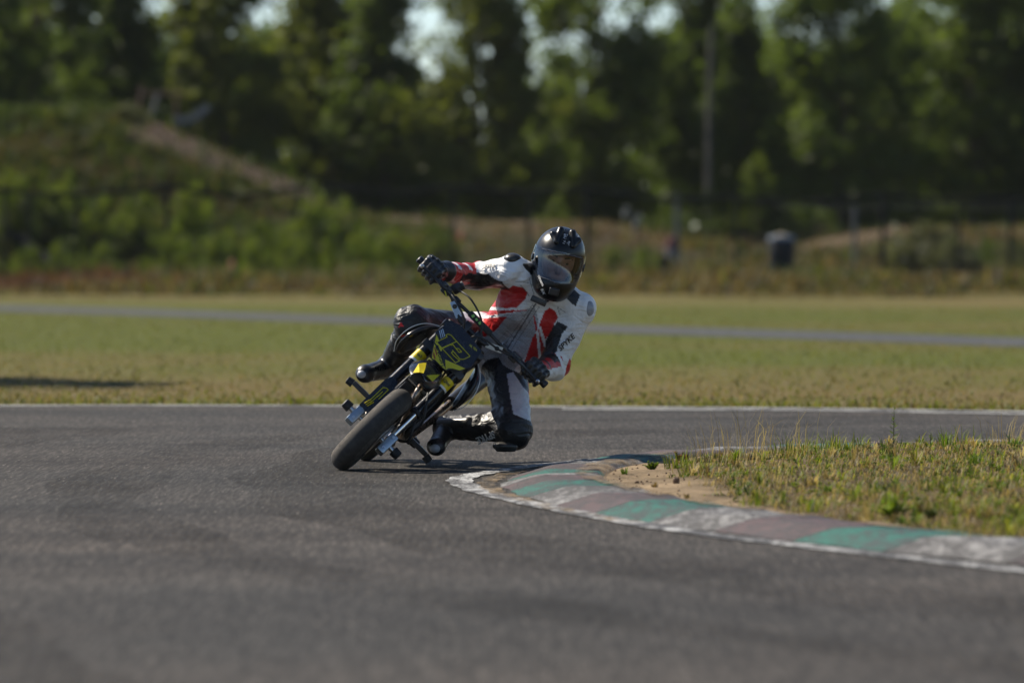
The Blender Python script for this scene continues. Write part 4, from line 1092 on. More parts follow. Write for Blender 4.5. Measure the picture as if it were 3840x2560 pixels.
MB().prism([(-.07, 1.02, .70), (.07, 1.02, .70), (.05, 1.32, .80), (-.05, 1.32, .80)], (0, .01, .02)).build('rear_mudguard', M['navy'], bike)
# frame, swing arm, engine
for sx in (-1, 1):
    MB().tube(bez([fk(.55, .03 * sx, -.05), (.085 * sx, .40, .66), (.105 * sx, .58, .50), (.10 * sx, .62, .30)], 5), .017, 10).build('frame_spar', M['satin'], bike, True)
    MB().tube(bez([fk(.46, .02 * sx, -.05), (.055 * sx, .30, .48), (.07 * sx, .38, .28), (.09 * sx, .60, .20)], 5), .013, 10).build('down_tube', M['satin'], bike, True)
    MB().tube([(.10 * sx, .60, .30), (.095 * sx, .85, .27), (.09 * sx, 1.08, .235)], [.024, .020, .022], 10).build('swing_arm', M['satin'], bike, True)
    MB().tube([(.08 * sx, .58, .62), (.09 * sx, 1.0, .72)], .012, 8).build('subframe', M['satin'], bike, True)
    MB().lathe([(0, .001), (0, .022), (.006, .024), (.034, .021), (.038, .001)], (.125 * sx, 1.07, .235), (sx, 0, 0), 18).build('axle_slider', M['rubber_soft'], bike, True)
    MB().box((.115 * sx, 1.07, .235), (.03, .09, .05), None, .006).build('chain_adjuster', M['engine'], bike, True)
    pg = MB().box((.185 * sx, .60, .275), (.10, .045, .022), None, .004).build('footpeg', M['engine'], bike, True)
    MB().lathe([(0, .001), (0, .020), (.030, .018), (.034, .001)], (.235 * sx, .60, .268), (sx, 0, -.15), 16).build('peg_slider', M['rubber_soft'], pg, True)
MB().box((0, .52, .32), (.19, .26, .20), Matrix.Rotation(.1, 3, 'X'), .035).build('crankcase', M['engine'], bike, True)
cy = MB()
for k in range(7):
    cy.box((0, .36 - .012 * k, .385 + .021 * k), (.125, .135, .009), Matrix.Rotation(.5, 3, 'X'), .003)
cy.box((0, .325, .445), (.09, .095, .15), Matrix.Rotation(.5, 3, 'X'), .01)
cyl = cy.build('cylinder', M['engine'], bike, True)
MB().box((0, .27, .545), (.115, .12, .06), Matrix.Rotation(.5, 3, 'X'), .015).build('cylinder_head', M['engine'], cyl, True)
for sx in (-1, 1):
    MB().lathe([(0, .001), (0, .055), (.012, .065), (.03, .060), (.034, .03), (.034, .001)], (.095 * sx, .50, .32), (sx, 0, 0), 24).build('engine_cover', M['alu'] if sx < 0 else M['engine'], bike, True)
MB().tube(bez([(.01, .24, .53), (.02, .19, .49), (.05, .20, .40), (.085, .30, .30), (.115, .50, .26), (.13, .72, .36), (.14, .90, .52)], 6), [.017] * 31 + [.02] * 6, 12).build('exhaust_pipe', M['pipe'], bike, True)
MB().tube([(.14, .88, .50), (.15, 1.2, .66)], [.036, .042], 16).build('silencer', M['satin'], bike, True)
sp = []
for k in range(90):
    a = k / 90 * 2 * math.pi * 7; sp.append((.028 * math.cos(a) - .03, .50 + .028 * math.sin(a) + .05 * k / 90, .47 + .16 * k / 90))
MB().tube(sp, .006, 6).build('shock_spring', M['spring'], bike, True)
MB().tube([(-.03, .49, .45), (-.03, .56, .66)], .014, 8).build('shock_body', M['satin'], bike, True)
ch = MB()
for k in range(30):
    for z_ in (.285, .205):
        ch.box((.07, .60 + .0155 * k, z_ + (.235 - z_) * 0), (.010, .012, .010), None)
ch.build('chain', M['gold'], bike)
MB().lathe([(.064, .03), (.064, .070), (.070, .070), (.070, .03)], (0, 1.07, .235), (1, 0, 0), 30, True).build('sprocket', M['gold'], bike, True)
MB().box((.0, .235, .44), (.11, .03, .13), Matrix.Rotation(-.35, 3, 'X'), .008).build('oil_cooler', M['satin'], bike, True)
MB().tube([(-.05, .21, .50), (.05, .21, .50)], .008, 8).build('cooler_pipe', M['alu'], bike, True)
# ------------------------------------------------------------------ rider: smooth solids meshed with surface nets
def smin(a, b, k):
    h = np.maximum(k - np.abs(a - b), 0) / k
    return np.minimum(a, b) - h * h * k * .25
class Cone:
    def __init__(s, a, b, r1, r2=None, tag=None, sq=None):
        s.a = np.array(a, float); s.b = np.array(b, float); s.r1 = r1; s.r2 = r1 if r2 is None else r2; s.tag = tag
        m = max(s.r1, s.r2); s.lo = np.minimum(s.a, s.b) - m; s.hi = np.maximum(s.a, s.b) + m
    def t(s, P):
        ab = s.b - s.a; return np.clip(((P - s.a) @ ab) / max(ab @ ab, 1e-9), 0, 1)
    def d(s, P):
        t = s.t(P); q = P - s.a - t[..., None] * (s.b - s.a)
        return np.sqrt((q * q).sum(-1)) - (s.r1 + (s.r2 - s.r1) * t)
class Ell:
    def __init__(s, c, r, R=None, tag=None):
        s.c = np.array(c, float); s.r = np.array(r, float); s.R = np.eye(3) if R is None else np.array(R, float); s.tag = tag
        m = s.r.max(); s.lo = s.c - m; s.hi = s.c + m
    def d(s, P):
        q = (P - s.c) @ s.R.T
        k0 = np.sqrt(((q / s.r) ** 2).sum(-1)); k1 = np.sqrt(((q / s.r ** 2) ** 2).sum(-1))
        return k0 * (k0 - 1) / np.maximum(k1, 1e-6)
class Box:
    def __init__(s, c, r, R=None, rd=.01, tag=None):
        s.c = np.array(c, float); s.r = np.array(r, float); s.R = np.eye(3) if R is None else np.array(R, float); s.rd = rd; s.tag = tag
        m = np.linalg.norm(s.r); s.lo = s.c - m; s.hi = s.c + m
    def d(s, P):
        q = np.abs((P - s.c) @ s.R.T) - s.r + s.rd
        return np.sqrt((np.maximum(q, 0) ** 2).sum(-1)) + np.minimum(q.max(-1), 0) - s.rd

def field_grid(prims, h, k, pad=.03):
    lo = np.min([p.lo for p in prims], 0) - pad; hi = np.max([p.hi for p in prims], 0) + pad
    n = np.ceil((hi - lo) / h).astype(int) + 1
    D = np.full(n, .2, dtype=np.float32)
    for p in prims:
        i0 = np.maximum(((p.lo - pad - k - lo) / h).astype(int), 0); i1 = np.minimum(((p.hi + pad + k - lo) / h).astype(int) + 2, n)
        ax = [lo[j] + h * np.arange(i0[j], i1[j]) for j in range(3)]
        P = np.stack(np.meshgrid(*ax, indexing='ij'), -1)
        sl = tuple(slice(i0[j], i1[j]) for j in range(3))
        D[sl] = smin(D[sl], p.d(P), k)
    return D, lo
def grid_points(lo, h, shape):
    ax = [lo[j] + h * np.arange(shape[j]) for j in range(3)]
    return np.stack(np.meshgrid(*ax, indexing='ij'), -1)
def surface_nets(D, lo, h):
    s = D < 0; n = np.array(D.shape)
    c = np.zeros(n - 1, dtype=np.int8)
    offs = [(i, j, k) for i in (0, 1) for j in (0, 1) for k in (0, 1)]
    for o in offs: c += s[o[0]:n[0] - 1 + o[0], o[1]:n[1] - 1 + o[1], o[2]:n[2] - 1 + o[2]]
    act = (c > 0) & (c < 8); idx = np.argwhere(act); ids = np.full(n - 1, -1, dtype=np.int32); ids[act] = np.arange(len(idx))
    acc = np.zeros((len(idx), 3)); cnt = np.zeros(len(idx))
    for a in offs:
        for ax in range(3):
            if a[ax] == 1: continue
            b = list(a); b[ax] = 1
            va = D[idx[:, 0] + a[0], idx[:, 1] + a[1], idx[:, 2] + a[2]]; vb = D[idx[:, 0] + b[0], idx[:, 1] + b[1], idx[:, 2] + b[2]]
            cr = (va < 0) != (vb < 0); t = np.where(cr, va / np.where(cr, va - vb, 1), 0)
            p = np.array(a, float)[None] + np.zeros((len(idx), 3)); p[:, ax] += t
            acc += p * cr[:, None]; cnt += cr
    V = lo + h * (idx + acc / cnt[:, None])
    Fs = []
    for ax in range(3):
        u, v = [(1, 2), (2, 0), (0, 1)][ax]
        sl0 = [slice(None)] * 3; sl1 = [slice(None)] * 3; sl0[ax] = slice(0, -1); sl1[ax] = slice(1, None)
        A = s[tuple(sl0)]; B = s[tuple(sl1)]; e = np.argwhere(A != B)
        e = e[(e[:, u] > 0) & (e[:, v] > 0) & (e[:, u] < n[u] - 1) & (e[:, v] < n[v] - 1)]
        fl = A[e[:, 0], e[:, 1], e[:, 2]]
        q = []
        for du, dv in ((-1, -1), (0, -1), (0, 0), (-1, 0)):
            cc = e.copy(); cc[:, u] += du; cc[:, v] += dv; q.append(ids[cc[:, 0], cc[:, 1], cc[:, 2]])
        q = np.stack(q, 1); q[~fl] = q[~fl][:, ::-1]; Fs.append(q)
    return V, np.concatenate(Fs)
def relax(V, F, it=2, f=.5):
    for _ in range(it):
        S = np.zeros_like(V); c = np.zeros(len(V))
        for a in range(4):
            for b in ((a + 1) % 4, (a + 3) % 4):
                np.add.at(S, F[:, a], V[F[:, b]]); np.add.at(c, F[:, a], 1)
        V = V + (S / np.maximum(c, 1)[:, None] - V) * f
    return V
def vnormals(V, F):
    n = np.cross(V[F[:, 2]] - V[F[:, 0]], V[F[:, 3]] - V[F[:, 1]]); N = np.zeros_like(V)
    for a in range(4): np.add.at(N, F[:, a], n)
    return N / np.maximum(np.linalg.norm(N, axis=1), 1e-9)[:, None]
def inpoly(x, y, poly):
    r = np.zeros(len(x), bool); n = len(poly)
    for i in range(n):
        x0, y0 = poly[i]; x1, y1 = poly[(i + 1) % n]
        c = ((y0 > y) != (y1 > y)); 
        if y1 != y0: r ^= c & (x < (x1 - x0) * (y - y0) / (y1 - y0) + x0)
    return r

def J(px, py, Y): return np.array(W(px, py, Y))
HIPL, HIPR = J(1893, 1345, 26.42), J(1800, 1262, 26.42)
PELV = (HIPL + HIPR) / 2
WAIST = J(1915, 1240, 26.30)
CHEST = J(2000, 1160, 26.12); NECK = J(2062, 1085, 26.03)
SHR, SHL = J(1922, 1018, 25.98), J(2168, 1156, 26.05)
ELR, ELL_ = J(1775, 1035, 26.12), J(2078, 1372, 26.08)
GR, GL = np.array(bw(-.330, .325, .903)), np.array(bw(.330, .325, .903))      # grip centres
WRR = np.array(bw(-.300, .385, .935)); WRL = np.array(bw(.330, .385, .925))
KNR, KNL = J(1552, 1212, 26.05), J(1926, 1600, 26.03)
ANR, ANL = J(1462, 1372, 26.30), J(1668, 1602, 26.24)
TOR, TOL = J(1372, 1400, 26.12), J(1637, 1672, 26.02)
OR_ = Vector((float(PELV[0]), float(PELV[1]), 0.0))
U = (SHL - SHR) / np.linalg.norm(SHL - SHR)
SP = (NECK - PELV) / np.linalg.norm(NECK - PELV)
FWD = np.cross(U, SP); FWD /= np.linalg.norm(FWD)
if FWD[1] > 0: FWD = -FWD

M['skin'] = mat('skin', (.42, .22, .14), .5, var=.12, scale=30)
def suit_mat():
    m, n, l, b = new_mat('racing leather')
    a = n.new('ShaderNodeVertexColor'); a.layer_name = 'Col'
    v = coords(n, l); n1 = noise(n, l, 14, 5, .6, v); n2 = noise(n, l, 260, 3, .6, v); n3 = noise(n, l, 45, 4, .6, v, 1.0)
    l.new(mixc(n, l, 1.0, a.outputs[0], ramp(n, l, n1.outputs[0], [(.3, (.90, .90, .89)), (.7, (1.03, 1.03, 1.03))]), 'MULTIPLY'), b.inputs['Base Color'])
    l.new(ramp(n, l, n1.outputs[0], [(.3, (.36,) * 3), (.7, (.52,) * 3)]), b.inputs['Roughness'])
    n4 = noise(n, l, 10, 2, .5, coords(n, l, (1, 1, 1.8)), 2.2); b0 = n.new('ShaderNodeBump'); b0.inputs['Strength'].default_value = .45; b0.inputs['Distance'].default_value = .03; l.new(n4.outputs[0], b0.inputs['Height'])
    b1 = n.new('ShaderNodeBump'); l.new(b0.outputs[0], b1.inputs['Normal']); b1.inputs['Strength'].default_value = .35; b1.inputs['Distance'].default_value = .006; l.new(n3.outputs[0], b1.inputs['Height'])
    b2 = n.new('ShaderNodeBump'); b2.inputs['Strength'].default_value = .25; b2.inputs['Distance'].default_value = .001; l.new(n2.outputs[0], b2.inputs['Height']); l.new(b1.outputs[0], b2.inputs['Normal'])
    l.new(b2.outputs[0], b.inputs['Normal'])
    return m
M['suit'] = suit_mat()
WHT, RED, BLK, GRY = np.array((.80, .80, .79)), np.array((.50, .012, .012)), np.array((.010, .010, .011)), np.array((.44, .455, .47))

# ---- body (skin) inside the suit, head with a face
HC = J(2093, 983, 25.95)
hr = math.radians(14)
HUP = Vector((math.sin(hr), -.10, math.cos(hr))).normalized()
HF = Vector((.06, -1, -.12)); HF = (HF - HUP * HF.dot(HUP)).normalized()
HX = HUP.cross(-HF) * -1 if HUP.cross(-HF).x < 0 else HUP.cross(-HF)
HB = -HF
HM = np.array((HX, HB, HUP), float)                       # rows: local x (picture right), y (back), z (up)
def hw(x, y, z): return HC + HM.T @ np.array((x, y, z))
body = [Cone(PELV, WAIST, .085, .085), Cone(WAIST, CHEST, .085, .085), Cone(CHEST, NECK, .08, .05), Cone(NECK, HC + HM.T @ np.array((0, .03, -.09)), .055, .055),
        Cone(NECK, SHR, .05, .05), Cone(NECK, SHL, .05, .05), Cone(SHR, ELR, .045, .038), Cone(SHL, ELL_, .045, .038), Cone(ELR, WRR, .036, .028), Cone(ELL_, WRL, .036, .028), Cone(WRR, GR, .026, .022), Cone(WRL, GL, .026, .022),
        Cone(HIPR, KNR, .07, .05), Cone(HIPL, KNL, .07, .05), Cone(KNR, ANR, .045, .03), Cone(KNL, ANL, .045, .03), Cone(ANR, TOR, .03, .022), Cone(ANL, TOL, .03, .022),
        Ell(hw(0, .010, .01), (.074, .092, .108), HM), Ell(hw(0, -.060, -.065), (.045, .035, .045), HM), Cone(hw(0, -.088, .005), hw(0, -.108, -.030), .009, .014), Ell(hw(-.035, -.076, -.02), (.022, .016, .022), HM), Ell(hw(.035, -.076, -.02), (.022, .016, .022), HM),
        Cone(hw(-.045, -.078, .030), hw(.045, -.078, .030), .010, .010), Cone(hw(-.018, -.092, -.062), hw(.018, -.092, -.062), .007, .007)]
D, lo = field_grid(body, .0065, .02)
V, F = surface_nets(D, lo, .0065); V = relax(V, F, 1)
person = link('person', fmesh('person', V - np.array(OR_), F, M['skin'], None, True)); person.location = OR_
tag(person, 'motorcycle rider in white, red and black leathers hanging off the leaning bike', 'person')
for sx in (-1, 1):
    ey = MB(); ey.lathe([(-.009, .001), (-.006, .006), (0, .008), (.006, .006), (.009, .001)], Vector(hw(.033 * sx, -.077, .008)) - OR_, HF, 12); eo = ey.build('eye', mat('eye white', (.22, .20, .19), .4), person, True)
    ib = MB(); ib.lathe([(.0085, .0055), (.0115, .004), (.012, .001)], Vector(hw(.033 * sx, -.079, .010)) - OR_, HF + Vector((.15, 0, 0)), 10); ib.build('iris', mat('iris', (.02, .013, .01), .2), eo, True)
    br = MB(); br.tube([Vector(hw(.016 * sx, -.090, .031)) - OR_, Vector(hw(.035 * sx, -.087, .037)) - OR_, Vector(hw(.054 * sx, -.074, .032)) - OR_], [.004, .0045, .003], 6); br.build('eyebrow', mat('brow hair', (.02, .014, .01), .8), person, True)

# ---- suit
fold = np.random.default_rng(5)
suit = [Cone(HIPR, HIPL, .112, .112, 'pelvis'), Cone(PELV, WAIST, .118, .112, 'torso'), Cone(WAIST - U * .035, CHEST - U * .062, .098, .108, 'torso'), Cone(WAIST + U * .035, CHEST + U * .062, .098, .108, 'torso'),
        Cone(CHEST - U * .06, NECK - U * .05 - SP * .03, .105, .082, 'torso'), Cone(CHEST + U * .06, NECK + U * .05 - SP * .03, .105, .082, 'torso'),
        Cone(CHEST + U * .080, J(1958, 1318, 26.24), .098, .098, 'torso'), Cone(NECK - U * .04, SHR, .070, .070, 'yoke'), Cone(NECK + U * .04, SHL, .070, .070, 'yoke'), Cone(NECK - SP * .02, NECK + SP * .045, .068, .060, 'collar'), Ell(CHEST - FWD * .13 + SP * .14, (.07, .07, .10), None, 'hump'),
        Cone(SHR, ELR, .071, .058, 'uaR'), Cone(SHL, ELL_, .074, .060, 'uaL'), Cone(ELR, WRR, .058, .043, 'faR'), Cone(ELL_, WRL, .060, .046, 'faL'),
        Cone(HIPR, KNR, .108, .074, 'thR'), Cone(HIPL, KNL, .108, .078, 'thL'), Cone(KNR, ANR, .072, .050, 'shR'), Cone(KNL, ANL, .076, .054, 'shL'),
        Ell(KNL + np.array((.0, -.02, -.03)), (.075, .075, .080), None, 'kneeL'), Ell(KNR + np.array((-.02, -.025, 0)), (.070, .065, .075), None, 'kneeR')]
HS = .0048
D, lo = field_grid(suit, HS, .035)
P = grid_points(lo, HS, D.shape)
near = np.abs(D) < .03
Pn = P[near]
disp = np.zeros(len(Pn))
for c, amp, rad, fr, ax in [(ELR, .0050, .12, 150, WRR - SHR), (ELL_, .0050, .13, 140, WRL - SHL), (KNR, .004, .14, 120, ANR - HIPR), (KNL, .0045, .15, 120, ANL - HIPL), (WAIST, .0055, .16, 95, SP + .4 * U), (SHR, .0055, .12, 110, U - .3 * SP), (SHL, .0045, .12, 110, U + SP), ((KNR + ANR) / 2, .003, .15, 170, ANR - KNR), ((KNL + ANL) / 2, .003, .15, 150, ANL - KNL), (HIPR, .005, .15, 100, KNR - HIPR)]:
    ax = np.array(ax) / np.linalg.norm(ax); q = Pn - c; w = np.exp(-(q ** 2).sum(1) / (rad * .6) ** 2)
    wob = q @ ax * fr + 2.0 * np.sin(q @ np.array((13., 9., -11.)) + 1) + 1.3 * np.sin(q @ np.array((-21., 27., 19.)))
    disp += 1.4 * amp * w * np.sin(wob * .62) * (.6 + .4 * np.sin(q @ np.array((31., -17., 23.))))
disp += .0016 * np.sin(Pn @ np.array((41., 23., 37.))) * np.sin(Pn @ np.array((-29., 47., 31.)))
D[near] += (disp * 1.7).astype(np.float32)
V, F = surface_nets(D, lo, HS); V = relax(V, F, 1)
N = vnormals(V, F)
# panel colours: which limb a point belongs to, then the cut of the panels
DD = np.stack([p.d(V) for p in suit], 1); near_i = DD.argmin(1); tags = np.array([p.tag for p in suit])[near_i]
col = np.repeat(WHT[None], len(V), 0)
def sx_(px): return (px - 1920) / 820.0
def sz_(py): return CAMZ + (HOR - py) / 820.0
tx, tz = V[:, 0] * 26.02 / V[:, 1], CAMZ + (V[:, 2] - CAMZ) * 26.02 / V[:, 1]     # torso front laid flat at the chest's distance
PX = 1920 + tx * 820; PY = HOR - (tz - CAMZ) * 820
def panel(poly, mask, c):
    m = mask & inpoly(PX, PY, poly); col[m] = c
frontf = N[:, 1] < .35
tor = np.isin(tags, ['torso', 'pelvis', 'yoke', 'hump', 'collar'])
panel([(1800, 1240), (1890, 1180), (1955, 1166), (2005, 1150), (2020, 1200), (2004, 1262), (1975, 1330), (1900, 1420), (1790, 1330)], tor & frontf, GRY)
panel([(1790, 1070), (1925, 1071), (1962, 1079), (1978, 1096), (1971, 1120), (1954, 1138), (1937, 1154), (1900, 1155), (1790, 1147)], tor, RED)
panel([(1790, 1160), (1853, 1162), (1976, 1163), (1901, 1174), (1849, 1181), (1790, 1184)], tor, RED)
panel([(1780, 1196), (1843, 1191), (1903, 1187), (1880, 1212), (1858, 1240), (1836, 1250), (1822, 1262), (1760, 1262)], tor, RED)
panel([(2042, 1168), (2061, 1154), (2082, 1166), (2107, 1220), (2180, 1240), (2140, 1420), (1990, 1400), (1965, 1360), (1981, 1314), (1998, 1265), (2022, 1230), (2025, 1208)], tor, RED)
panel([(2000, 1183), (2004, 1183), (2016, 1234), (2012, 1262)], tor & frontf, RED)
panel([(2010, 1240), (2019, 1232), (2030, 1338), (2020, 1344)], tor & frontf, WHT)
panel([(2018, 1226), (2028, 1224), (2054, 1300), (2044, 1312)], tor & frontf, WHT)
panel([(2107, 1100), (2141, 1074), (2176, 1106), (2158, 1150)], np.isin(tags, ['torso', 'yoke', 'uaL', 'collar']), BLK)
panel([(1955, 990), (2000, 985), (2025, 1035), (1990, 1030)], np.isin(tags, ['torso', 'yoke', 'collar']), BLK)
# zip
zl = np.array((2010, 1137)); zd = np.array((1894 - 2010, 1320 - 1137)); zlen = np.hypot(*zd); zd = zd / zlen
al = (PX - zl[0]) * zd[0] + (PY - zl[1]) * zd[1]; pe = np.abs(-(PX - zl[0]) * zd[1] + (PY - zl[1]) * zd[0])
col[tor & frontf & (pe < 2.6) & (al > 0) & (al < zlen)] = (.10, .10, .11)
# seams: thin darker lines
for (x0, y0, x1, y1) in [(1950, 1066, 1985, 1110), (2022, 1150, 1905, 1330), (1998, 1140, 1880, 1312), (1860, 1290, 1900, 1240), (1900, 1240, 1930, 1265), (2120, 1215, 2180, 1195), (2096, 1240, 2098, 1330), (1890, 1052, 1985, 1060), (2090, 1150, 2145, 1190), (2090, 1150, 2112, 1210), (1985, 1045, 2010, 1130), (2030, 1125, 2090, 1095)]:
    d_ = np.array((x1 - x0, y1 - y0), float); L_ = np.hypot(*d_); d_ /= L_
    a_ = (PX - x0) * d_[0] + (PY - y0) * d_[1]; e_ = np.abs(-(PX - x0) * d_[1] + (PY - y0) * d_[0])
    col[tor & frontf & (e_ < 1.6) & (a_ > 0) & (a_ < L_)] *= .45
# perforated mesh and ribbed stretch panels
msh = tor & frontf & (np.abs(col - GRY).sum(1) < .01)
col[msh] *= (.86 + .14 * np.sign(np.sin(PX[msh] * 1.1) * np.sin(PY[msh] * 1.1)))[:, None]
col[tags == 'collar'] = BLK
# right arm
m = np.isin(tags, ['uaR', 'faR'])
tf = suit[13].t(V); tu = suit[11].t(V)
under = (N @ np.array((.12, -.55, -.83))) > .02
col[(tags == 'faR')] = RED
band = (np.sin(tf * 21) > .55) & (N[:, 2] > .35)
col[(tags == 'faR') & band] = WHT
un2 = (N @ np.array((.12, -.55, -.83))) > .40
un3 = (N @ np.array((.12, -.55, -.83))) > (.72 - .75 * tu)
col[(tags == 'faR') & (tf < .62) & un2] = BLK
col[(tags == 'uaR') & un3 & (tu > .05)] = BLK
col[(tags == 'uaR') & (tu > .80) & (N[:, 2] > .3)] = RED
col[(tags == 'faR') & (tf > .9)] = BLK
col[(tags == 'faR') & (N[:, 2] < -.75) & (tf > .3)] = RED
# left arm
tf = suit[14].t(V); tu = suit[12].t(V)
inner = (N @ np.array((-.95, .10, .1))) > .55
col[(tags == 'uaL') & (N[:, 0] < -.30) & (tu > .30)] = BLK
col[(tags == 'faL')] = RED
col[(tags == 'faL') & ((N @ np.array((.5, .2, -.85))) > .35)] = WHT
col[(tags == 'faL') & (tf < .3) & (N[:, 0] > .1)] = WHT
col[(tags == 'faL') & (tf < .55) & (N[:, 2] > .45)] = BLK
panel([(2112, 1214), (2092, 1236), (2090, 1318), (2042, 1346), (2014, 1364), (2044, 1302), (2056, 1280), (2078, 1240)], np.isin(tags, ['uaL', 'faL', 'torso']), BLK)
zig = np.abs(tf * 60 % 12 - 6) / 6
col[(tags == 'uaL') & (tu > .86 + .08 * np.sin(V[:, 0] * 160)) & ~inner] = RED
# legs
lg = np.isin(tags, ['thR', 'thL', 'shR', 'shL', 'kneeL', 'kneeR']); col[lg] = BLK
tt = suit[16].t(V)
panel([(1900, 1400), (1925, 1395), (1960, 1450), (1990, 1480), (2010, 1400), (2060, 1400), (2060, 1575), (1990, 1578), (1925, 1552), (1915, 1500)], np.isin(tags, ['thL', 'pelvis', 'kneeL']), GRY * 1.25)
col[(tags == 'thL') & (N[:, 0] > .97) & (tt < .75)] = RED
col[(tags == 'pelvis')] = np.where(((PY > 1330) | (PX < 1700))[tags == 'pelvis'][:, None], BLK, col[tags == 'pelvis'])
tt = suit[15].t(V)
topR = (tags == 'thR') & (N[:, 2] > .55)
col[topR & (tt < .42)] = WHT; col[topR & (tt > .10) & (tt < .30) & (N[:, 2] < .86)] = RED
col[np.isin(tags, ['kneeR', 'shR', 'thR']) & inpoly(PX, PY, [(1493, 1228), (1503, 1204), (1513, 1222)])] = RED * 1.6
col[np.isin(tags, ['kneeR', 'shR', 'thR']) & inpoly(PX, PY, [(1500, 1258), (1518, 1254), (1520, 1260), (1502, 1264)])] = RED
so = link('racing_suit', fmesh('racing_suit', V - np.array(OR_), F, M['suit'], np.clip(col, 0, 1), True), person)

# shoulder cups, knee slider
M['boot_grey'] = mat('grey panel', (.30, .31, .33), .35, var=.2)
M['cup'] = mat('scuffed black slider', (.03, .028, .025), .35, var=.5, scale=60)
def sdf_part(name, prims, m, h=.004, k=.012, parent=person, cutf=None, it=1, disp=None):
    D, lo = field_grid(prims, h, k)
    if disp is not None: D = D + disp(grid_points(lo, h, D.shape)).astype(np.float32)
    if cutf is not None: D = np.maximum(D, cutf(grid_points(lo, h, D.shape)))
    V, F = surface_nets(D, lo, h); V = relax(V, F, it)
    return link(name, fmesh(name, V - np.array(OR_), F, m, None, True), parent)
cr = SHR + np.array((.0, -.02, .055)); cl_ = SHL + np.array((.042, -.035, .0))
sdf_part('shoulder_cup', [Ell(cr, (.042, .045, .030))], M['cup'])
sdf_part('shoulder_cup', [Ell(cl_, (.032, .040, .042))], M['boot_grey'])
ksl = KNL + np.array((-.035, -.045, -.086))
sdf_part('knee_slider', [Ell(ksl, (.062, .050, .024)), Box(ksl + np.array((0, 0, -.012)), (.045, .035, .012), None, .006)], M['cup'])
# letters
wtx = mat('white print', (.70, .70, .68), .5)
def on_suit(px, py, Y0=25.9, off=.004):
    """surface point of the suit seen at (px,py)"""
    d2 = (PX - px) ** 2 + (PY - py) ** 2; c = np.where(d2 < 60, V[:, 1], 99); i = c.argmin() if c.min() < 90 else d2.argmin()
    return V[i] + N[i] * off, N[i]
p0, n0 = on_suit(2150, 1290); p1, _ = on_suit(2118, 1308)
def stext(t, size, c, a, b, m, flip=1):
    (pa, na), (pb, nb) = on_suit(*a), on_suit(*b)
    mid, nm = on_suit(*c, off=.006)
    x = Vector(pb - pa); z = Vector(nm); y = z.cross(x) * flip
    place_text(text_mesh(t, size, .0006, m, .25), 'lettering', Vector(mid) - OR_, x, y, person)
stext('SPYKE', .034, (2124, 1292), (2106, 1306), (2142, 1276), M['satin'])
stext('SPYKE', .050, (1822, 1642), (1840, 1632), (1800, 1652), wtx)
stext('SPYKE', .030, (1830, 995), (1800, 1000), (1860, 990), M['satin'])

# ---- boots
M['boot'] = mat('black boot leather', (.014, .014, .015), .35, var=.3, scale=30, bmp=.2)
def boot(an, to, kn, sole_dir, lab):
    sh = an + (kn - an) * .42; heel = an + (an - to) * .28 + np.array(sole_dir) * .035
    s_ = np.array(sole_dir) / np.linalg.norm(sole_dir)
    b = sdf_part('boot', [Cone(sh, an, .062, .050), Cone(an, heel, .046, .036), Cone(an + s_ * .012, to - s_ * .0, .046, .036), Cone(heel, to, .034, .030), Ell(to + (to - an) * .05, (.038, .038, .034))], M['boot'], .0042, .025, disp=lambda P: .0032 * np.sin(((P - an) @ ((kn - an) / np.linalg.norm(kn - an)) - .0) * 190) * np.exp(-((P - an) ** 2).sum(-1) / .075 ** 2))
    for so_ in (-.026, .012):
        o3 = np.array((so_, -.052, .012)); sdf_part('piping', [Cone(sh + o3 * 1.1, (sh + an) / 2 + o3 * 1.02, .0035, .0035), Cone((sh + an) / 2 + o3 * 1.02, an + o3 * .9 + s_ * .01, .0035, .003)], M['boot_grey'], .003, .004, b)
    sdf_part('sole', [Cone(heel + s_ * .030, to + s_ * .026, .016, .013), Cone(heel + s_ * .034, heel + s_ * .034 + (to - an) * .25, .018, .016)], M['rubber_soft'], .004, .01, b)
    sdf_part('toe_slider', [Ell(to + (to - an) * .16 - s_ * .004, (.026, .026, .022))], M['boot_grey'], .004, .01, b)
    q = sdf_part('shin_plate', [Cone(sh + np.array((-.02, -.04, .02)), an + np.array((-.02, -.032, .02)), .030, .022)], M['cup'], .0045, .02, b)
    return b
boot(ANR, TOR, KNR, np.array(bw(0, 0, -1)) - np.array(bw(0, 0, 0)), 'r')
boot(ANL, TOL, KNL, np.array((.15, .35, -.9)), 'l')

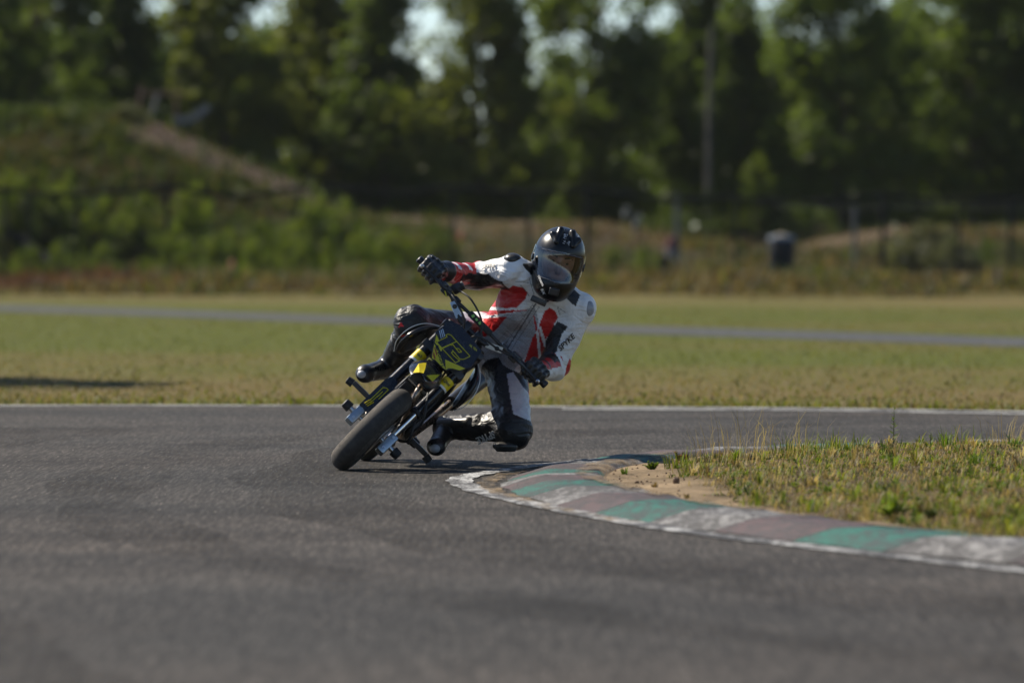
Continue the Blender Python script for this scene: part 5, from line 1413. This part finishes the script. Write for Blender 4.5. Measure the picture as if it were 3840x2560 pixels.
# ---- gloves
M['glove'] = mat('black glove leather', (.013, .013, .014), .4, var=.3, scale=40, bmp=.2)
def glove(G_, WR, sx):
    def L(x, y, z): return np.array(BIKE.to_3x3() @ Vector((x, y, z)))
    ax = np.array(L(sx * .983, .18, .035)); ax /= np.linalg.norm(ax); f = L(0, -1, 0); u = L(0, .0, 1)
    pr = []; kn = []
    for i in range(4):
        c = G_ + ax * ((i - 1.5) * .026)
        ln = [1.0, 1.06, 1.0, .84][i] * 1.15
        k0 = c - f * .012 + u * .040 * ln; k1 = c + f * .034 * ln + u * .026; k2 = c + f * .036 * ln - u * .016; k3 = c + f * .010 - u * .032
        pr += [Cone(k0, k1, .0150, .0140), Cone(k1, k2, .0140, .0125), Cone(k2, k3, .0125, .011)]
        kn.append(k0)
    palm0 = G_ - f * .03 + u * .018
    for i in range(4): pr.append(Cone(kn[i], WR + ax * (i - 1.5) * .010, .0200, .028))
    th0 = palm0 - ax * .045 - f * .005; th1 = G_ - ax * .055 + f * .012 - u * .004; th2 = G_ - ax * .030 + f * .030 - u * .026
    pr += [Cone(WR - ax * .015, th0, .022, .018), Cone(th0, th1, .017, .013), Cone(th1, th2, .013, .010)]
    g = sdf_part('glove', pr, M['glove'], .0034, .007)
    fa = (WR - (ELR if sx < 0 else ELL_)); fa /= np.linalg.norm(fa)
    sdf_part('cuff', [Cone(WR + fa * .01, WR - fa * .045, .040, .050)], M['glove'], .004, .01, g)
    for i in range(4): sdf_part('knuckle_guard', [Ell(kn[i] + u * .012 + f * .010, (.011, .012, .008))], M['cup'], .003, .006, g)
    return g, ax, f, u
gR = glove(GR, WRR, -1); gL = glove(GL, WRL, 1)
# green round emblem on the left cuff
fa = WRL - ELL_; c0 = Vector(WRL - fa / np.linalg.norm(fa) * .012 + np.array((.0, -.046, .0))) - OR_
em = MB().lathe([(0, .001), (0, .017), (.003, .017), (.004, .001)], c0, (0.15, -1, .1), 18).build('emblem', mat('green emblem', (.03, .30, .12), .4), person, True)
MB().tube([c0 + Vector((-.009, -.0055, -.009)), c0 + Vector((.009, -.0055, .009))], .0028, 5).tube([c0 + Vector((-.009, -.0055, .006)), c0 + Vector((.009, -.0055, -.006))], .0028, 5).build('emblem_mark', wtx, em)

# ---- helmet
M['helmet'] = mat('matt black helmet', (.006, .0065, .0075), .30, var=.15, rvar=.05, spec=.4)
M['helmet_in'] = mat('helmet lining', (.012, .012, .012), .9)
HP = [Ell(hw(0, .022, .035), (.115, .140, .126), HM), Ell(hw(0, -.048, -.092), (.090, .100, .088), HM), Ell(hw(0, .03, -.06), (.105, .116, .11), HM)]
hh = .0036
D, lo = field_grid(HP, hh, .05)
P = grid_points(lo, hh, D.shape) - HC
lx = P @ HM[0]; ly = P @ HM[1]; lz = P @ HM[2]
Dout = D.copy()
D = np.maximum(D, -(D + .022))
brow = .050 - .5 * lx ** 2 - .10 * np.maximum(ly + .06, 0); chin = -.068 + 1.2 * lx ** 2 + .20 * np.maximum(ly + .06, 0)
port = np.maximum(np.maximum(lz - brow, chin - lz), ly - .020)
D = np.maximum(D, -port)
D = np.maximum(D, -.172 - lz + .35 * np.maximum(ly, 0))                         # neck opening
D = np.maximum(D, .078 - np.sqrt(lx ** 2 + ((ly - .012) / 1.15) ** 2) - 1.0 * np.maximum(lz + .13, 0))
# vents: raised scoops on the crown, groove
V, F = surface_nets(D, lo, hh); V = relax(V, F, 2)
helmet = link('helmet', fmesh('helmet', V - np.array(OR_), F, M['helmet'], None, True), person)
helmet['label'] = 'glossy black full-face helmet with a clear visor'
# visor: thin clear shell over the opening
m_, n_, l_, b_ = new_mat('clear visor')
tr = n_.new('ShaderNodeBsdfTransparent'); tr.inputs[0].default_value = (.72, .76, .79, 1)
gl = n_.new('ShaderNodeBsdfGlossy'); gl.inputs['Roughness'].default_value = .04
fr_ = n_.new('ShaderNodeFresnel'); fr_.inputs[0].default_value = 1.55
mx = n_.new('ShaderNodeMixShader'); fa_ = n_.new('ShaderNodeMath'); fa_.operation = 'ADD'; fa_.inputs[1].default_value = .05; l_.new(fr_.outputs[0], fa_.inputs[0]); l_.new(fa_.outputs[0], mx.inputs[0]); l_.new(tr.outputs[0], mx.inputs[1]); l_.new(gl.outputs[0], mx.inputs[2])
l_.new(mx.outputs[0], n_['Material Output'].inputs[0]); M['visor'] = m_
Vv, Fv = surface_nets(Dout - .0045, lo, hh); Vv = relax(Vv, Fv, 3)
q = (Vv - HC) @ HM.T
ok = (q[:, 2] < .064 - .5 * q[:, 0] ** 2) & (q[:, 2] > -.078 + 1.2 * q[:, 0] ** 2 + .22 * np.maximum(q[:, 1] + .05, 0)) & (q[:, 1] < .030)
Fk = Fv[ok[Fv].all(1)]
us = np.unique(Fk); mp_ = np.full(len(Vv), -1); mp_[us] = np.arange(len(us))
vis = link('visor', fmesh('visor', Vv[us] - np.array(OR_), mp_[Fk], M['visor'], None, True), helmet)
def hl(x, y, z): return Vector(hw(x, y, z)) - OR_
def on_helm(x, z, off=.004, back=False):
    """outer helmet surface at local x,z (front side)"""
    m = (np.abs(q[:, 0] - x) < .006) & (np.abs(q[:, 2] - z) < .006) & ((q[:, 1] > 0) if back else (q[:, 1] < .03))
    if not m.any(): m = np.hypot(q[:, 0] - x, q[:, 2] - z) < .015
    i = np.where(m)[0][q[m][:, 1].argmin()]; return Vector(Vv[i]) - OR_ + (Vector(Vv[i]) - Vector(HC)).normalized() * (off - .004)
M['visor_rim'] = mat('visor rim', (.10, .10, .11), .25)
MB().tube([on_helm(x, .064 - .5 * x * x - .004, .0055) for x in np.linspace(-.098, .098, 15)], .0022, 6).build('visor_rim', M['visor_rim'], helmet, True)
MB().tube([on_helm(x, -.076 + 1.2 * x * x + .004, .0055) for x in np.linspace(-.085, .085, 15)], .0020, 6).build('visor_rim', M['visor_rim'], helmet, True)
for sx in (-1, 1):
    MB().lathe([(0, .001), (0, .020), (.006, .018), (.009, .001)], hl(.117 * sx, .012, .0), Vector(HX) * sx, 18).build('visor_pivot', M['satin'], helmet, True)
    pr = [Cone(hw(.040 * sx, -.095, .098), hw(.028 * sx, -.045, .150), .011, .017), Cone(hw(.040 * sx, -.095, .098), hw(.060 * sx, -.060, .125), .009, .015)]
    sdf_part('vent_scoop', pr, M['helmet'], .003, .012, helmet)
    MB().tube([on_helm(.047 * sx, .100, .006), on_helm(.040 * sx, .113, .006), on_helm(.052 * sx, .116, .006)], [.003, .006, .003], 6).build('vent_slot', M['helmet_in'], helmet, True)
sdf_part('chin_vent', [Box(hw(0, -.150, -.120), (.024, .008, .018), HM, .006)], M['satin'], .003, .006, helmet)
MB().box(hl(0, -.155, -.082), (.020, .008, .010), Matrix(HM.tolist()).transposed(), .003).build('visor_tab', M['satin'], helmet, True)
# scuffed chalky marks on the crown and name on the chin bar
sm = MB(); rs_ = np.random.default_rng(12)
for k in range(46):
    x = rs_.uniform(-.012, .072); z0 = rs_.uniform(.106, .148); z1 = z0 - rs_.uniform(.003, .014)
    ps = [on_helm(x + .0015 * math.sin(k + j), z0 + (z1 - z0) * j / 4, .0046) for j in range(5)]
    wd = rs_.uniform(.5, 1.1)
    sm.tube(ps, [.0010 * wd, .0018 * wd, .0014 * wd, .0010 * wd, .0003], 4, flat=.5)
sm.build('scuff_paint', mat('worn white scuffs', (.55, .55, .55), .5), helmet, True)
a, b_ = on_helm(-.088, -.060, .006), on_helm(-.055, -.112, .006)
nrm = ((a + b_) / 2 - (Vector(HC) - OR_)).normalized()
place_text(text_mesh('nitam', .026, .0006, wtx), 'lettering', (a + b_) / 2 + nrm * .002, b_ - a, nrm.cross(b_ - a), helmet)
a, b_ = on_helm(-.060, -.125, .006), on_helm(-.042, -.145, .006)
place_text(text_mesh('RX', .020, .0006, wtx), 'lettering', (a + b_) / 2 + nrm * .003, b_ - a, nrm.cross(b_ - a), helmet)
# collar strap tab under the chin
tb = Vector(J(2020, 1128, 25.87)) - OR_
MB().box(tb, (.075, .012, .028), Matrix.Rotation(.42, 3, 'Y'), .005).build('collar_tab', M['satin'], person, True)
